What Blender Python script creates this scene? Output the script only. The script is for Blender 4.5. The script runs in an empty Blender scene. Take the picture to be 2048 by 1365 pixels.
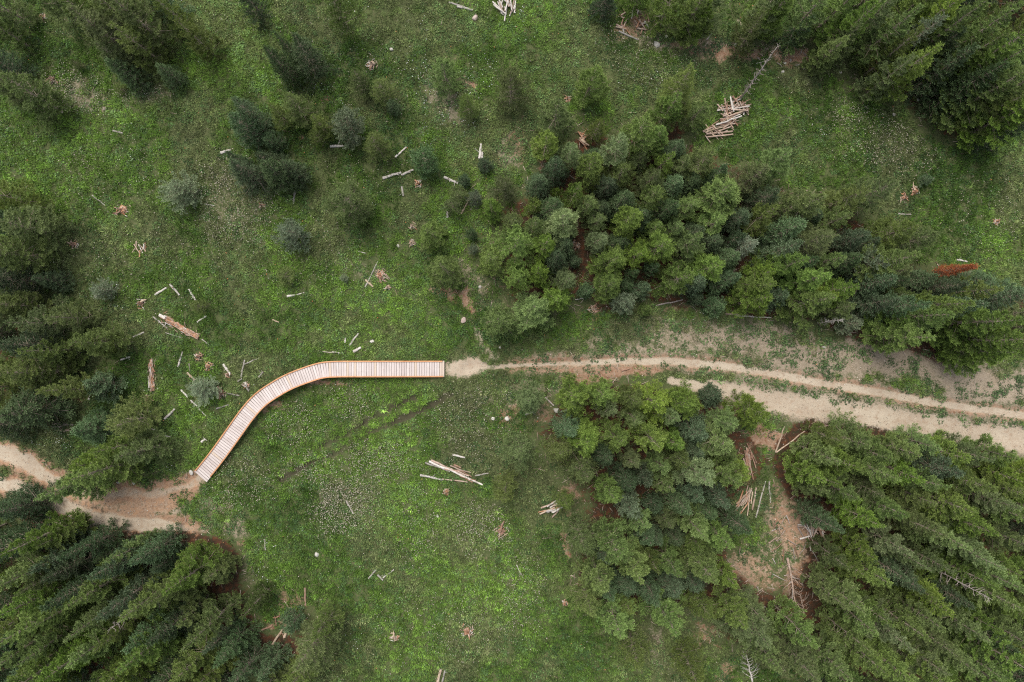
import bpy, math, random
import numpy as np
from mathutils import Vector, Matrix, Euler

# ------------------------------------------------------------------ camera, sky, sun, exposure
SC = bpy.context.scene
COL = SC.collection
H = 41.0            # flying height of the drone, metres
PX = 0.03           # metres on the ground per photo pixel
CX, CY = 1024.0, 682.5
cam_d = bpy.data.cameras.new("camera")
cam = bpy.data.objects.new("camera", cam_d)
COL.objects.link(cam)
cam.location = (0, 0, H)
cam_d.sensor_width = 36.0
cam_d.lens = 36.0 * H / (2048 * PX)
cam_d.clip_start = 0.5
cam_d.clip_end = 2000
SC.camera = cam

SUN_EL, SUN_AZ = math.radians(61), math.radians(-25)      # azimuth from +Y (top of picture), clockwise
world = bpy.data.worlds.new("World")
SC.world = world
world.use_nodes = True
wn = world.node_tree
bg = wn.nodes["Background"]
sky = wn.nodes.new("ShaderNodeTexSky")
sky.sky_type = 'NISHITA'
sky.sun_disc = False
sky.sun_elevation = SUN_EL
sky.sun_rotation = SUN_AZ
sky.altitude = 1500
sky.air_density = 1.0
sky.dust_density = 2.5
sky.ozone_density = 1.0
hs = wn.nodes.new("ShaderNodeHueSaturation")
hs.inputs["Saturation"].default_value = 0.35
wn.links.new(sky.outputs[0], hs.inputs["Color"])
wn.links.new(hs.outputs[0], bg.inputs["Color"])
bg.inputs["Strength"].default_value = 0.105

sun_d = bpy.data.lights.new("sun", 'SUN')
sun_d.energy = 1.5
sun_d.angle = math.radians(38)
sun_d.color = (1.0, 0.955, 0.89)
sun = bpy.data.objects.new("sun", sun_d)
COL.objects.link(sun)
sdir = Vector((math.sin(SUN_AZ) * math.cos(SUN_EL), math.cos(SUN_AZ) * math.cos(SUN_EL), math.sin(SUN_EL)))
sun.rotation_euler = sdir.to_track_quat('Z', 'Y').to_euler()
sun.location = sdir * 60

vs = SC.view_settings
vs.view_transform = 'Standard'
vs.look = 'None'
vs.exposure = 1.56
vs.gamma = 1.0
vs.use_curve_mapping = False
SC.render.engine = 'CYCLES'
SC.cycles.use_denoising = False
SC.cycles.filter_width = 1.15
SC.cycles.max_bounces = 6
SC.cycles.diffuse_bounces = 3
SC.cycles.transmission_bounces = 3

# ------------------------------------------------------------------ helpers
rng = np.random.default_rng(7)
random.seed(7)

def gx(px): return (np.asarray(px, dtype=float) - CX) * PX
def gy(py): return (CY - np.asarray(py, dtype=float)) * PX

def at(px, py, z=0.0):
    """the point at height z that the photo shows at pixel px, py"""
    k = PX * (1 - z / H)
    return Vector(((px - CX) * k, (CY - py) * k, z))

_lat = {}
def vnoise(x, y, scale, seed):
    if seed not in _lat:
        _lat[seed] = np.random.default_rng(1000 + seed).random((256, 256))
    L = _lat[seed]
    u = np.asarray(x) / scale + 91.3
    v = np.asarray(y) / scale + 57.7
    iu = np.floor(u).astype(int); iv = np.floor(v).astype(int)
    fu = u - iu; fv = v - iv
    fu = fu * fu * (3 - 2 * fu); fv = fv * fv * (3 - 2 * fv)
    a = L[iu % 256, iv % 256]; b = L[(iu + 1) % 256, iv % 256]
    c = L[iu % 256, (iv + 1) % 256]; d = L[(iu + 1) % 256, (iv + 1) % 256]
    return (a * (1 - fu) + b * fu) * (1 - fv) + (c * (1 - fu) + d * fu) * fv

def fbm(x, y, scale, seed, octs=4, gain=0.5):
    t = 0; amp = 1.0; s = 0
    for o in range(octs):
        t = t + amp * vnoise(x, y, scale / 2 ** o, seed * 10 + o)
        s += amp; amp *= gain
    return t / s

def sstep(a, b, x):
    t = np.clip((x - a) / (b - a), 0, 1)
    return t * t * (3 - 2 * t)

def seg_dist(x, y, pts):
    d = np.full(np.shape(x), 1e9)
    for (ax, ay), (bx, by) in zip(pts[:-1], pts[1:]):
        vx, vy = bx - ax, by - ay
        t = np.clip(((x - ax) * vx + (y - ay) * vy) / (vx * vx + vy * vy + 1e-9), 0, 1)
        d = np.minimum(d, np.hypot(x - ax - t * vx, y - ay - t * vy))
    return d

def ell(px, py, cx, cy, rx, ry, rot=0):
    """1 in the middle of an ellipse, 0 at its rim and beyond (photo pixels)"""
    c, s = math.cos(math.radians(rot)), math.sin(math.radians(rot))
    dx, dy = px - cx, py - cy
    u = (dx * c + dy * s) / rx; v = (-dx * s + dy * c) / ry
    return np.clip(1.25 - np.sqrt(u * u + v * v), 0, 1)

# ------------------------------------------------------------------ what the ground is made of (in photo pixels)
RUT_A = [(560, 962), (612, 930), (669, 907), (720, 878), (779, 847), (805, 838), (850, 818), (900, 790)]
RUT_B = [(640, 895), (699, 865), (742, 838), (789, 815), (830, 795)]
TRACK_R = [(935, 736), (975, 735), (1024, 732), (1150, 728), (1250, 723), (1340, 722), (1450, 734), (1536, 745), (1650, 768),
           (1780, 790), (1900, 810), (2048, 832), (2260, 862)]
TRACK_R2 = [(1340, 762), (1430, 778), (1536, 800), (1650, 818), (1750, 833), (1850, 850), (1950, 868), (2048, 880), (2260, 905)]
TRACK_L1 = [(-220, 830), (0, 905), (60, 932), (110, 962), (180, 985), (300, 990), (365, 976), (398, 960)]
TRACK_L2 = [(-220, 930), (0, 968), (60, 985), (130, 1015), (200, 1042), (300, 1052), (400, 1056)]
SANDS = [(932, 734, 58, 25, 0), (955, 676, 11, 40, -28), (980, 708, 30, 12, 30), (1478, 48, 13, 12, 0),
         (1590, 1012, 22, 18, 40), (1597, 1155, 13, 26, 0), (1520, 1140, 30, 16, 20), (1545, 1100, 14, 10, 0), (400, 955, 16, 12, 0)]
REDS = [(945, 175, 26, 14, 10, .8), (650, 196, 20, 9, 0, .5), (597, 272, 9, 6, 0, .7), (925, 600, 60, 16, 35, .75), (880, 585, 30, 10, 20, .6),
        (1575, 118, 55, 24, -10, .95), (1470, 112, 70, 24, 10, .75), (1370, 90, 60, 20, 10, .6), (1265, 45, 45, 30, 0, .6),
        (1240, 745, 130, 12, -2, .9), (1130, 745, 90, 9, -2, .6), (1100, 742, 60, 10, 0, .6), (1180, 760, 70, 10, 0, .7),
        (280, 1015, 110, 26, -5, .9), (180, 1000, 60, 18, 10, .7), (585, 1230, 22, 60, 25, .7), (560, 1195, 20, 30, 0, .5), (545, 1255, 20, 14, 0, .7),
        (1585, 1045, 66, 115, -8, .66), (1598, 1180, 56, 80, 0, .70), (1485, 1140, 80, 70, 0, .56), (1410, 1260, 50, 26, 40, .5), (1450, 1345, 60, 24, -30, .45),
        (1300, 835, 120, 30, 0, 1.), (1430, 822, 60, 18, 0, 1.), (1260, 865, 70, 30, 20, 1.), (1540, 870, 60, 24, 0, 1.), (1150, 1000, 30, 36, 60, .6), (1131, 1085, 8, 36, -10, .9),
        (1020, 840, 36, 50, 0, .55), (1100, 830, 40, 40, 0, .45), (655, 766, 60, 8, 0, .9), (545, 812, 34, 8, -35, .8), (700, 764, 30, 5, 0, .6),
        (1040, 270, 24, 60, 10, .5), (1090, 300, 14, 30, 0, .5), (70, 1030, 80, 18, 25, .9), (140, 1045, 40, 20, 0, .8), (30, 1075, 40, 30, 0, .8),
        (1900, 560, 40, 12, 0, .5), (1720, 600, 20, 50, 0, .8), (1560, 880, 50, 24, 0, .9), (1880, 140, 30, 60, 30, .5),
        (480, 1075, 26, 14, 20, .45), (1200, 625, 40, 14, 0, .5), (1360, 615, 60, 12, -10, .5), (200, 1050, 50, 16, 10, .8),
        (1650, 1120, 40, 20, 30, .8), (1850, 1110, 60, 24, 30, .8), (2020, 1150, 50, 30, 0, .8), (1980, 1030, 40, 14, 30, .6), (1780, 1210, 30, 14, 30, .7)]
BARES = [(170, 190, 60, 40, 20, .5), (300, 190, 70, 20, -10, .45), (480, 400, 90, 90, 0, .35), (740, 540, 50, 30, 0, .35), (890, 200, 80, 50, 40, .5),
         (1010, 300, 36, 60, 15, .55), (940, 570, 90, 30, 30, .45), (1650, 705, 460, 48, 6, .85), (1280, 690, 160, 40, 0, .5), (1980, 775, 170, 46, 8, .95),
         (1000, 800, 70, 40, 0, .3), (1080, 770, 80, 22, 0, .5), (460, 1045, 60, 26, 15, .55), (500, 1150, 40, 40, 0, .3), (1310, 1290, 34, 60, 0, .5),
         (1215, 1270, 36, 14, 40, .4), (330, 950, 60, 16, 0, .3), (1460, 1150, 70, 60, 0, .6), (1570, 1040, 70, 90, 0, .6), (1330, 80, 110, 36, 12, .5),
         (1480, 100, 120, 36, 5, .6), (630, 180, 60, 20, 0, .3), (1700, 200, 60, 40, 0, .25), (700, 990, 60, 60, 0, .3), (430, 1330, 40, 40, 0, .3),
         (1780, 470, 60, 30, 0, .35), (1950, 560, 60, 24, 0, .4)]

def fields(x, y):
    """masks of sand, red soil, bare ground and ruts at world x, y"""
    px = x / PX + CX; py = CY - y / PX
    wob = (fbm(x, y, 1.6, 3) - .5) * 14 + (fbm(x, y, .5, 4, 2) - .5) * 9
    pxw = px + wob; pyw = py + (fbm(x, y, 1.4, 5) - .5) * 16 + (fbm(x, y, .45, 6, 2) - .5) * 9
    qx = px + (fbm(x, y, 2.0, 13) - .5) * 60 + (fbm(x, y, .6, 14, 3) - .5) * 40; qy = py + (fbm(x, y, 2.0, 15) - .5) * 60 + (fbm(x, y, .6, 16, 3) - .5) * 40
    sand = np.zeros_like(x)
    wr = np.interp(px, [930, 985, 1100, 1300, 1450, 2048], [9, 4.5, 4.2, 7, 7.5, 7])
    sand = np.maximum(sand, sstep(1.9, .35, seg_dist(pxw * .4 + px * .6, pyw * .35 + py * .65, TRACK_R) / wr) * np.interp(px, [930, 985, 1040, 1250], [1, .7, .75, 1]))
    wr2 = np.interp(px, [1340, 1430, 1600, 2048], [6, 13, 23, 22])
    sand = np.maximum(sand, sstep(1.8, .3, seg_dist(pxw, pyw, TRACK_R2) / wr2))
    sand = np.maximum(sand, sstep(2.1, .3, seg_dist(pxw, pyw, TRACK_L1) / np.interp(px, [0, 90, 170, 390], [15, 13, 11, 10])) * np.interp(px, [0, 120, 200], [1, .9, .68]))
    sand = np.maximum(sand, sstep(2.1, .3, seg_dist(pxw, pyw, TRACK_L2) / np.interp(px, [0, 120, 200, 400], [13, 15, 15, 10])) * np.interp(px, [330, 420], [1, .35]))
    for e in SANDS:
        sand = np.maximum(sand, sstep(0, .95, ell(pxw, pyw, *e)) * (.95 if 900 < e[0] < 950 or e[0] < 500 else .45))
    for e in ((1700, 715, 420, 46, 6, .30), (1985, 775, 160, 46, 8, .38), (1330, 690, 160, 26, 0, .30), (1500, 1120, 70, 60, 0, .3), (1040, 790, 60, 60, 0, .22), (240, 1018, 170, 34, 4, .52), (330, 985, 80, 20, -8, .46), (1585, 1080, 50, 110, 0, .40), (150, 985, 70, 26, 20, .6)):      # sandy spots showing through
        sand = np.maximum(sand, sstep(0, .8, ell(qx, qy, *e[:5])) * e[5])
    red = np.zeros_like(x)
    for e in REDS:
        red = np.maximum(red, sstep(0, .9, ell(*((pxw, pyw) if min(e[2], e[3]) < 13 else (qx, qy)), *e[:5])) * e[5])
    # sides of the lanes are worn too
    lane = seg_dist(pxw, pyw, TRACK_R)
    red = np.maximum(red, sstep(26, 6, lane) * .6 * sstep(960, 1050, px))
    lane2 = np.minimum(seg_dist(pxw, pyw, TRACK_L1), seg_dist(pxw, pyw, TRACK_L2))
    red = np.maximum(red, sstep(42, 14, lane2) * .85 * sstep(430, 380, px))
    bare = np.zeros_like(x)
    for e in BARES:
        bare = np.maximum(bare, sstep(0, .9, ell(qx, qy, *e[:5])) * e[5])
    bank = seg_dist(pxw, pyw, TRACK_R2)
    bare = np.maximum(bare, sstep(60, 15, bank) * .75 * sstep(1400, 1500, px))
    bare = np.maximum(bare, sstep(36, 10, lane) * .65 * sstep(990, 1100, px))
    rut = np.maximum(sstep(10, 4, seg_dist(pxw * .3 + px * .7, pyw * .3 + py * .7, RUT_A)), sstep(8, 3, seg_dist(pxw * .3 + px * .7, pyw * .3 + py * .7, RUT_B)))
    rut = .82 * rut * (.6 + .4 * sstep(.36, .5, fbm(x, y, 1.5, 9)))
    return sand, red, bare, rut

def hz(x, y):
    x = np.asarray(x, float); y = np.asarray(y, float)
    px = x / PX + CX; py = CY - y / PX
    z = (fbm(x, y, 7, 1, 2) - .5) * .30 + (fbm(x, y, 1.3, 2, 2) - .5) * .07
    d = np.minimum(seg_dist(px, py, TRACK_R) / 12, seg_dist(px, py, TRACK_R2) / 26)
    d = np.minimum(d, np.minimum(seg_dist(px, py, TRACK_L1) / 18, seg_dist(px, py, TRACK_L2) / 22))
    return z - .07 * sstep(1.3, .4, d)
def hz1(x, y): return float(hz(np.array([x]), np.array([y]))[0])

# ------------------------------------------------------------------ mesh and material helpers
def mesh_np(name, V, F, mats=(), attrs=None, matidx=None):
    """V (n,3), F (m,k) with equal-sided faces"""
    V = np.asarray(V, np.float32); F = np.asarray(F, np.int32)
    me = bpy.data.meshes.new(name)
    n, m, k = len(V), len(F), F.shape[1]
    me.vertices.add(n); me.vertices.foreach_set("co", V.ravel())
    me.loops.add(m * k); me.loops.foreach_set("vertex_index", F.ravel())
    me.polygons.add(m); me.polygons.foreach_set("loop_start", np.arange(0, m * k, k, dtype=np.int32))
    if matidx is not None:
        me.polygons.foreach_set("material_index", np.asarray(matidx, np.int32))
    for an, av in (attrs or {}).items():
        a = me.attributes.new(an, 'FLOAT', 'POINT'); a.data.foreach_set("value", np.asarray(av, np.float32))
    for mt in mats: me.materials.append(mt)
    me.update(calc_edges=True)
    return me

class MB:
    """collects tubes, boxes and lumps; mesh() turns them into one mesh"""
    def __init__(s): s.v = []; s.f = []; s.m = []
    def tube(s, pts, rad, n=7, mi=0, cap=None, jit=0.0, rnd=random):
        pts = [Vector(p) for p in pts]; b0 = len(s.v)
        for i, p in enumerate(pts):
            t = (pts[min(i + 1, len(pts) - 1)] - pts[max(i - 1, 0)])
            if t.length < 1e-6: t = Vector((0, 0, 1))
            t.normalize()
            u = t.cross(Vector((0, 0, 1)))
            if u.length < .05: u = t.cross(Vector((0, 1, 0)))
            u.normalize(); w = t.cross(u)
            for k in range(n):
                a = 2 * math.pi * k / n
                r = rad[i] * (1 + jit * (rnd.random() - .5))
                s.v.append(tuple(p + u * (r * math.cos(a)) + w * (r * math.sin(a))))
        for i in range(len(pts) - 1):
            for k in range(n):
                a = b0 + i * n + k; b = b0 + i * n + (k + 1) % n
                s.f.append((a, b, b + n, a + n)); s.m.append(mi)
        c = mi if cap is None else cap
        s.f.append(tuple(b0 + n - 1 - k for k in range(n))); s.m.append(c)
        e = b0 + (len(pts) - 1) * n
        s.f.append(tuple(e + k for k in range(n))); s.m.append(c)
    def box(s, c, d, mi=0, mat=None):
        b0 = len(s.v)
        for i in range(8):
            p = Vector(((i & 1) - .5, ((i >> 1) & 1) - .5, ((i >> 2) & 1) - .5))
            p = Vector((p.x * d[0], p.y * d[1], p.z * d[2]))
            if mat: p = mat @ p
            s.v.append(tuple(p + Vector(c)))
        for q in ((0, 2, 3, 1), (4, 5, 7, 6), (0, 1, 5, 4), (2, 6, 7, 3), (0, 4, 6, 2), (1, 3, 7, 5)):
            s.f.append(tuple(b0 + k for k in q)); s.m.append(mi)
    def mesh(s, name, mats, smooth=False):
        me = bpy.data.meshes.new(name)
        me.from_pydata(s.v, [], s.f)
        for m in mats: me.materials.append(m)
        me.polygons.foreach_set("material_index", s.m)
        if smooth: me.polygons.foreach_set("use_smooth", [True] * len(s.f))
        me.update()
        return me

def obj(name, me, parent=None, loc=None, rot=None, scale=None, label=None, cat=None, group=None, kind=None):
    o = bpy.data.objects.new(name, me)
    COL.objects.link(o)
    if parent: o.parent = parent
    if loc is not None: o.location = loc
    if rot is not None: o.rotation_euler = rot
    if scale is not None: o.scale = scale
    if label: o["label"] = label
    if cat: o["category"] = cat
    if group: o["group"] = group
    if kind: o["kind"] = kind
    return o

def newmat(name, rough=.85):
    m = bpy.data.materials.new(name); m.use_nodes = True
    nt = m.node_tree; b = nt.nodes["Principled BSDF"]
    b.inputs["Roughness"].default_value = rough
    b.inputs["Specular IOR Level"].default_value = .25
    return m, nt, b
def N(nt, t, **kw):
    n = nt.nodes.new(t)
    for k, v in kw.items(): setattr(n, k, v)
    return n
def mixc(nt, fac, a, b, mode='MIX'):
    n = N(nt, "ShaderNodeMix", data_type='RGBA', blend_type=mode)
    for sock, val in ((n.inputs[0], fac), (n.inputs[6], a), (n.inputs[7], b)):
        if isinstance(val, bpy.types.NodeSocket): nt.links.new(val, sock)
        elif isinstance(val, (int, float)): sock.default_value = val
        else: sock.default_value = (*val, 1) if len(val) == 3 else val
    return n.outputs[2]
def mth(nt, op, a, b=None, c=None, clamp=False):
    n = N(nt, "ShaderNodeMath", operation=op, use_clamp=clamp)
    for i, v in enumerate((a, b, c)):
        if v is None: continue
        if isinstance(v, bpy.types.NodeSocket): nt.links.new(v, n.inputs[i])
        else: n.inputs[i].default_value = v
    return n.outputs[0]
def noise(nt, vec, scale, detail=3, rough=.55):
    n = N(nt, "ShaderNodeTexNoise")
    n.inputs["Scale"].default_value = scale; n.inputs["Detail"].default_value = detail; n.inputs["Roughness"].default_value = rough
    if vec is not None: nt.links.new(vec, n.inputs["Vector"])
    return n.outputs["Fac"]
def rampf(nt, f, a, b):
    n = N(nt, "ShaderNodeMapRange", clamp=True)
    nt.links.new(f, n.inputs[0]); n.inputs[1].default_value = a; n.inputs[2].default_value = b
    return n.outputs[0]

def foliage_mat(name, old, new, trans=.28, dead=None):
    m, nt, b = newmat(name, .6)
    at_ = N(nt, "ShaderNodeAttribute", attribute_name="var")
    oi = N(nt, "ShaderNodeObjectInfo")
    geo = N(nt, "ShaderNodeNewGeometry")
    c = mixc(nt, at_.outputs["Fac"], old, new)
    k = N(nt, "ShaderNodeHueSaturation")
    nt.links.new(c, k.inputs["Color"])
    nt.links.new(mth(nt, 'MULTIPLY_ADD', oi.outputs["Random"], .022, .489), k.inputs["Hue"])
    r2 = mth(nt, 'FRACT', mth(nt, 'MULTIPLY', oi.outputs["Random"], 17.31))
    r3 = mth(nt, 'FRACT', mth(nt, 'MULTIPLY', oi.outputs["Random"], 53.7))
    nt.links.new(mth(nt, 'MULTIPLY_ADD', r3, .25, .88), k.inputs["Saturation"])
    nt.links.new(mth(nt, 'MULTIPLY_ADD', r2, .5, .78), k.inputs["Value"])
    nt.links.new(k.outputs[0], b.inputs["Base Color"])
    tr = N(nt, "ShaderNodeBsdfTranslucent")
    nt.links.new(mixc(nt, 1.0, k.outputs[0], (1.05, 1.15, .6), 'MULTIPLY'), tr.inputs["Color"])
    mx = N(nt, "ShaderNodeMixShader"); mx.inputs[0].default_value = trans
    nt.links.new(b.outputs[0], mx.inputs[1]); nt.links.new(tr.outputs[0], mx.inputs[2])
    nt.links.new(mx.outputs[0], nt.nodes["Material Output"].inputs["Surface"])
    return m

def wood_mat(name, c1, c2, c3, scale=3.0, rough=.85, rnd=.35):
    m, nt, b = newmat(name, rough)
    tc = N(nt, "ShaderNodeTexCoord"); mp = N(nt, "ShaderNodeMapping")
    mp.inputs["Scale"].default_value = (scale, scale * 9, scale * 9)
    oi = N(nt, "ShaderNodeObjectInfo")
    va = N(nt, "ShaderNodeVectorMath", operation='ADD')
    nt.links.new(tc.outputs["Object"], va.inputs[0])
    cx = N(nt, "ShaderNodeCombineXYZ")
    nt.links.new(mth(nt, 'MULTIPLY', oi.outputs["Random"], 40), cx.inputs[0]); nt.links.new(mth(nt, 'MULTIPLY', oi.outputs["Random"], 23), cx.inputs[1])
    nt.links.new(cx.outputs[0], va.inputs[1]); nt.links.new(va.outputs[0], mp.inputs[0])
    f = noise(nt, mp.outputs[0], 1.0, 4)
    c = mixc(nt, rampf(nt, f, .35, .65), c1, c2)
    g = noise(nt, va.outputs[0], 5, 3)
    c = mixc(nt, rampf(nt, g, .52, .72), c, c3)
    v = mth(nt, 'MULTIPLY_ADD', oi.outputs["Random"], rnd, 1 - rnd / 2)
    c = mixc(nt, 1.0, c, (1, 1, 1), 'MULTIPLY')
    hsv = N(nt, "ShaderNodeHueSaturation"); nt.links.new(c, hsv.inputs["Color"]); nt.links.new(v, hsv.inputs["Value"])
    nt.links.new(hsv.outputs[0], b.inputs["Base Color"])
    bp = N(nt, "ShaderNodeBump"); bp.inputs["Strength"].default_value = .5; bp.inputs["Distance"].default_value = .02
    nt.links.new(f, bp.inputs["Height"]); nt.links.new(bp.outputs[0], b.inputs["Normal"])
    return m

M = {}
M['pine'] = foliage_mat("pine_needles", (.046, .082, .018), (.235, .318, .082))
M['feather'] = foliage_mat("olive_pine_needles", (.070, .100, .031), (.185, .228, .074))
M['spruce'] = foliage_mat("blue_green_needles", (.038, .072, .028), (.165, .232, .118))
M['dark'] = foliage_mat("dark_spruce_needles", (.026, .050, .019), (.120, .172, .078))
M['fir'] = foliage_mat("grey_green_needles", (.105, .145, .080), (.300, .350, .225))
M['red'] = foliage_mat("dead_red_needles", (.26, .075, .025), (.40, .14, .05))
M['bark'] = wood_mat("bark", (.17, .13, .09), (.25, .205, .15), (.30, .255, .20), 2)
M['grey_wood'] = wood_mat("weathered_wood", (.34, .305, .27), (.52, .475, .425), (.24, .20, .17), 2, .85, .5)
M['old_wood'] = wood_mat("old_grey_wood", (.22, .195, .17), (.36, .33, .29), (.17, .14, .115), 2, .9, .4)
M['tan_wood'] = wood_mat("tan_wood", (0.308, 0.224, 0.154), (0.420, 0.329, 0.245), (0.238, 0.161, 0.105), 2)
M['brown_wood'] = wood_mat("brown_wood", (0.168, 0.091, 0.056), (0.266, 0.161, 0.112), (0.308, 0.217, 0.168), 2)
M['pink_wood'] = wood_mat("debarked_wood", (0.238, 0.161, 0.119), (0.350, 0.259, 0.203), (0.420, 0.350, 0.294), 2)
M['rot_wood'] = wood_mat("rotten_wood", (0.266, 0.105, 0.038), (0.378, 0.231, 0.154), (0.406, 0.329, 0.266), 3)
M['cut_end'] = wood_mat("cut_end", (0.434, 0.378, 0.308), (0.490, 0.441, 0.378), (0.350, 0.280, 0.210), 4)
M['twig'] = wood_mat("dead_twig", (0.252, 0.203, 0.175), (0.336, 0.287, 0.252), (0.182, 0.140, 0.119), 3)

# ------------------------------------------------------------------ tree data (photo pixels; c = middle of crown, t = tip; height m, radius m, kind)
ZONES = []
def zone(phrase, mark, markname, lst): ZONES.append((phrase, mark, markname, lst))
zone("at the top left", (367, 380), "the round grey fir", [
    ('c',172,32,5.0,1.35,'F'), ('c',215,72,6.0,1.5,'F'), ('c',275,42,6.0,1.5,'F'), ('c',284,92,5.0,1.25,'F'), ('c',235,118,4.0,1.2,'F'),
    ('c',253,145,3.0,.95,'S'), ('c',112,6,5,1.0,'F'), ('c',10,14,5,1.3,'F'), ('c',350,26,4.5,.95,'F'), ('c',396,80,5.0,1.05,'F'),
    ('t',313,126,3.1,.75,'S'), ('c',322,8,4,1.0,'S'), ('c',4,132,4,.95,'S'), ('c',75,198,5.2,1.6,'F'), ('c',25,172,4,1.2,'F'),
    ('c',8,62,4.5,1.0,'F'), ('c',155,128,.9,.38,'F'), ('c',246,182,.7,.45,'F'), ('c',235,30,6,1.3,'F'), ('c',500,0,4,.8,'D')])
zone("in the upper left meadow", (745, 130), "the pale orange stump", [
    ('t',458,198,4.6,.85,'S'), ('c',495,258,4.8,1.15,'S'), ('c',497,345,4.5,1.15,'D'), ('t',530,92,5.0,.95,'D'), ('t',580,70,5.3,1.2,'D'),
    ('t',556,66,4.0,.55,'D'), ('c',676,24,5,1.25,'F'), ('c',722,165,3,.9,'F'), ('c',766,185,3.2,1.05,'F'), ('c',782,215,1.6,.45,'D'),
    ('c',893,153,4.2,1.15,'P'), ('c',940,210,3,.8,'F'), ('c',1022,178,4.8,1.35,'F'), ('c',594,215,3.8,1.25,'F'), ('c',642,250,3.2,.9,'F'),
    ('c',560,228,3,.9,'F'), ('c',640,276,2.6,.65,'F'), ('c',548,290,2.4,.7,'S'), ('t',512,308,4.6,1.0,'D'), ('c',556,350,4.4,1.2,'D'),
    ('c',584,342,3.4,1.0,'D'), ('c',750,290,3.2,1.1,'F'), ('c',706,402,5,1.65,'F'), ('c',967,331,1.6,.48,'S'), ('c',930,361,1.3,.42,'D'),
    ('c',918,393,1.7,.65,'F'), ('c',480,325,3,.7,'D')])
zone("in the open meadow", None, None, [
    ('c',367,380,2.6,1.22,'B',"rounded grey-green fir alone in the left meadow above the orange stump"),
    ('c',697,252,3.6,1.15,'B',"pale grey-green fir with a sawn log poking out at its lower left"),
    ('c',852,326,3.2,.92,'S2',"egg-shaped blue-green fir between the short sawn logs"),
    ('c',588,470,2.6,1.1,'B',"soft grey-green fir standing alone above the curve of the boardwalk"),
    ('c',568,552,1.5,.75,'F',"low sparse olive sapling above the short grey log and boardwalk curve"),
    ('c',688,558,.8,.32,'B',"tiny grey-green seedling in open grass left of the orange debris"),
    ('c',210,580,1.8,.72,'B',"small grey fir bush at the edge of the left forest"),
    ('c',400,612,1.4,.6,'F',"small thin olive sapling under the three pale logs"),
    ('c',402,775,2.2,1.0,'B',"bushy grey-green fir beside the root stump left of the boardwalk"),
    ('c',1853,363,.9,.38,'S',"tiny dark bush right above the two orange stumps"),
    ('c',1420,790,2.0,.75,'S2',"dense dark fir bush at the lower rim of the dirt track"),
    ('c',953,396,2.0,.55,'B',"small pale fir at the left tip of the central thicket"),
    ('c',1487,492,4.6,.78,'B2',"pale silver-green fir with bare lower trunk at the thicket's right"),
    ('t',1957,532,4.0,.40,'R',"narrow dead pine with rust orange needles right of the thicket")])
zone("in the central thicket", (1450, 240), "the big log pile", [
    ('c',1110,238,4.6,1.25,'F'), ('c',1092,290,4.4,1.1,'P'), ('c',1136,308,4.4,.85,'P2'), ('c',1178,340,5.0,1.1,'P'), ('c',1150,385,4.5,.8,'P'),
    ('c',1170,415,4.6,.85,'P'), ('c',1232,300,4.8,1.1,'P2'), ('c',1276,272,5.0,1.35,'P'), ('c',1345,300,4.2,.9,'S'), ('c',1240,350,4.6,.95,'P'),
    ('c',1300,395,4.6,.95,'P'), ('c',1345,375,4,1.0,'S'), ('c',1075,368,3.0,.9,'S'), ('c',1070,415,2.4,.68,'P'), ('c',1113,385,1.8,.4,'P'),
    ('c',1125,448,5.2,1.35,'P2'), ('c',1250,440,5,1.15,'P'), ('c',1400,330,4.6,1.25,'F'), ('c',1430,395,5.2,1.55,'P'), ('c',1370,420,4.2,1.0,'F'),
    ('c',1500,362,4.6,1.25,'F'), ('c',1542,335,4.6,1.2,'F'), ('c',1180,165,5.2,1.15,'F'), ('c',1362,180,5.4,1.2,'F'), ('c',1335,225,4.8,1.0,'F'),
    ('c',1388,232,4.2,.9,'F'), ('c',1190,262,3.6,.8,'F'), ('c',1320,330,4.0,.8,'F'), ('c',1420,450,4.4,1.2,'P'), ('c',985,415,3.2,.78,'P'),
    ('c',864,466,4.2,1.0,'P'), ('c',890,535,4.4,1.12,'P'), ('c',945,470,1.8,.38,'S'), ('c',946,500,1.6,.36,'B'), ('c',1010,375,3.0,.9,'F'),
    ('c',1035,492,5.2,1.45,'P'), ('c',982,520,4.2,1.0,'P'), ('c',1090,492,4.4,1.0,'P'), ('c',1190,480,4.8,.9,'P2'), ('c',1040,556,4.8,1.0,'P'),
    ('c',1078,545,4.6,.85,'P'), ('c',1126,562,4.4,.85,'P2'), ('c',1066,618,5.0,1.4,'P'), ('c',1000,640,4.6,1.2,'P'), ('c',1112,600,4.4,1.1,'P'),
    ('c',1100,470,2.2,.45,'S'), ('c',1152,525,1.8,.4,'S'), ('c',1172,585,2.0,.55,'S'), ('c',905,410,2.2,.7,'F')])
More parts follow.
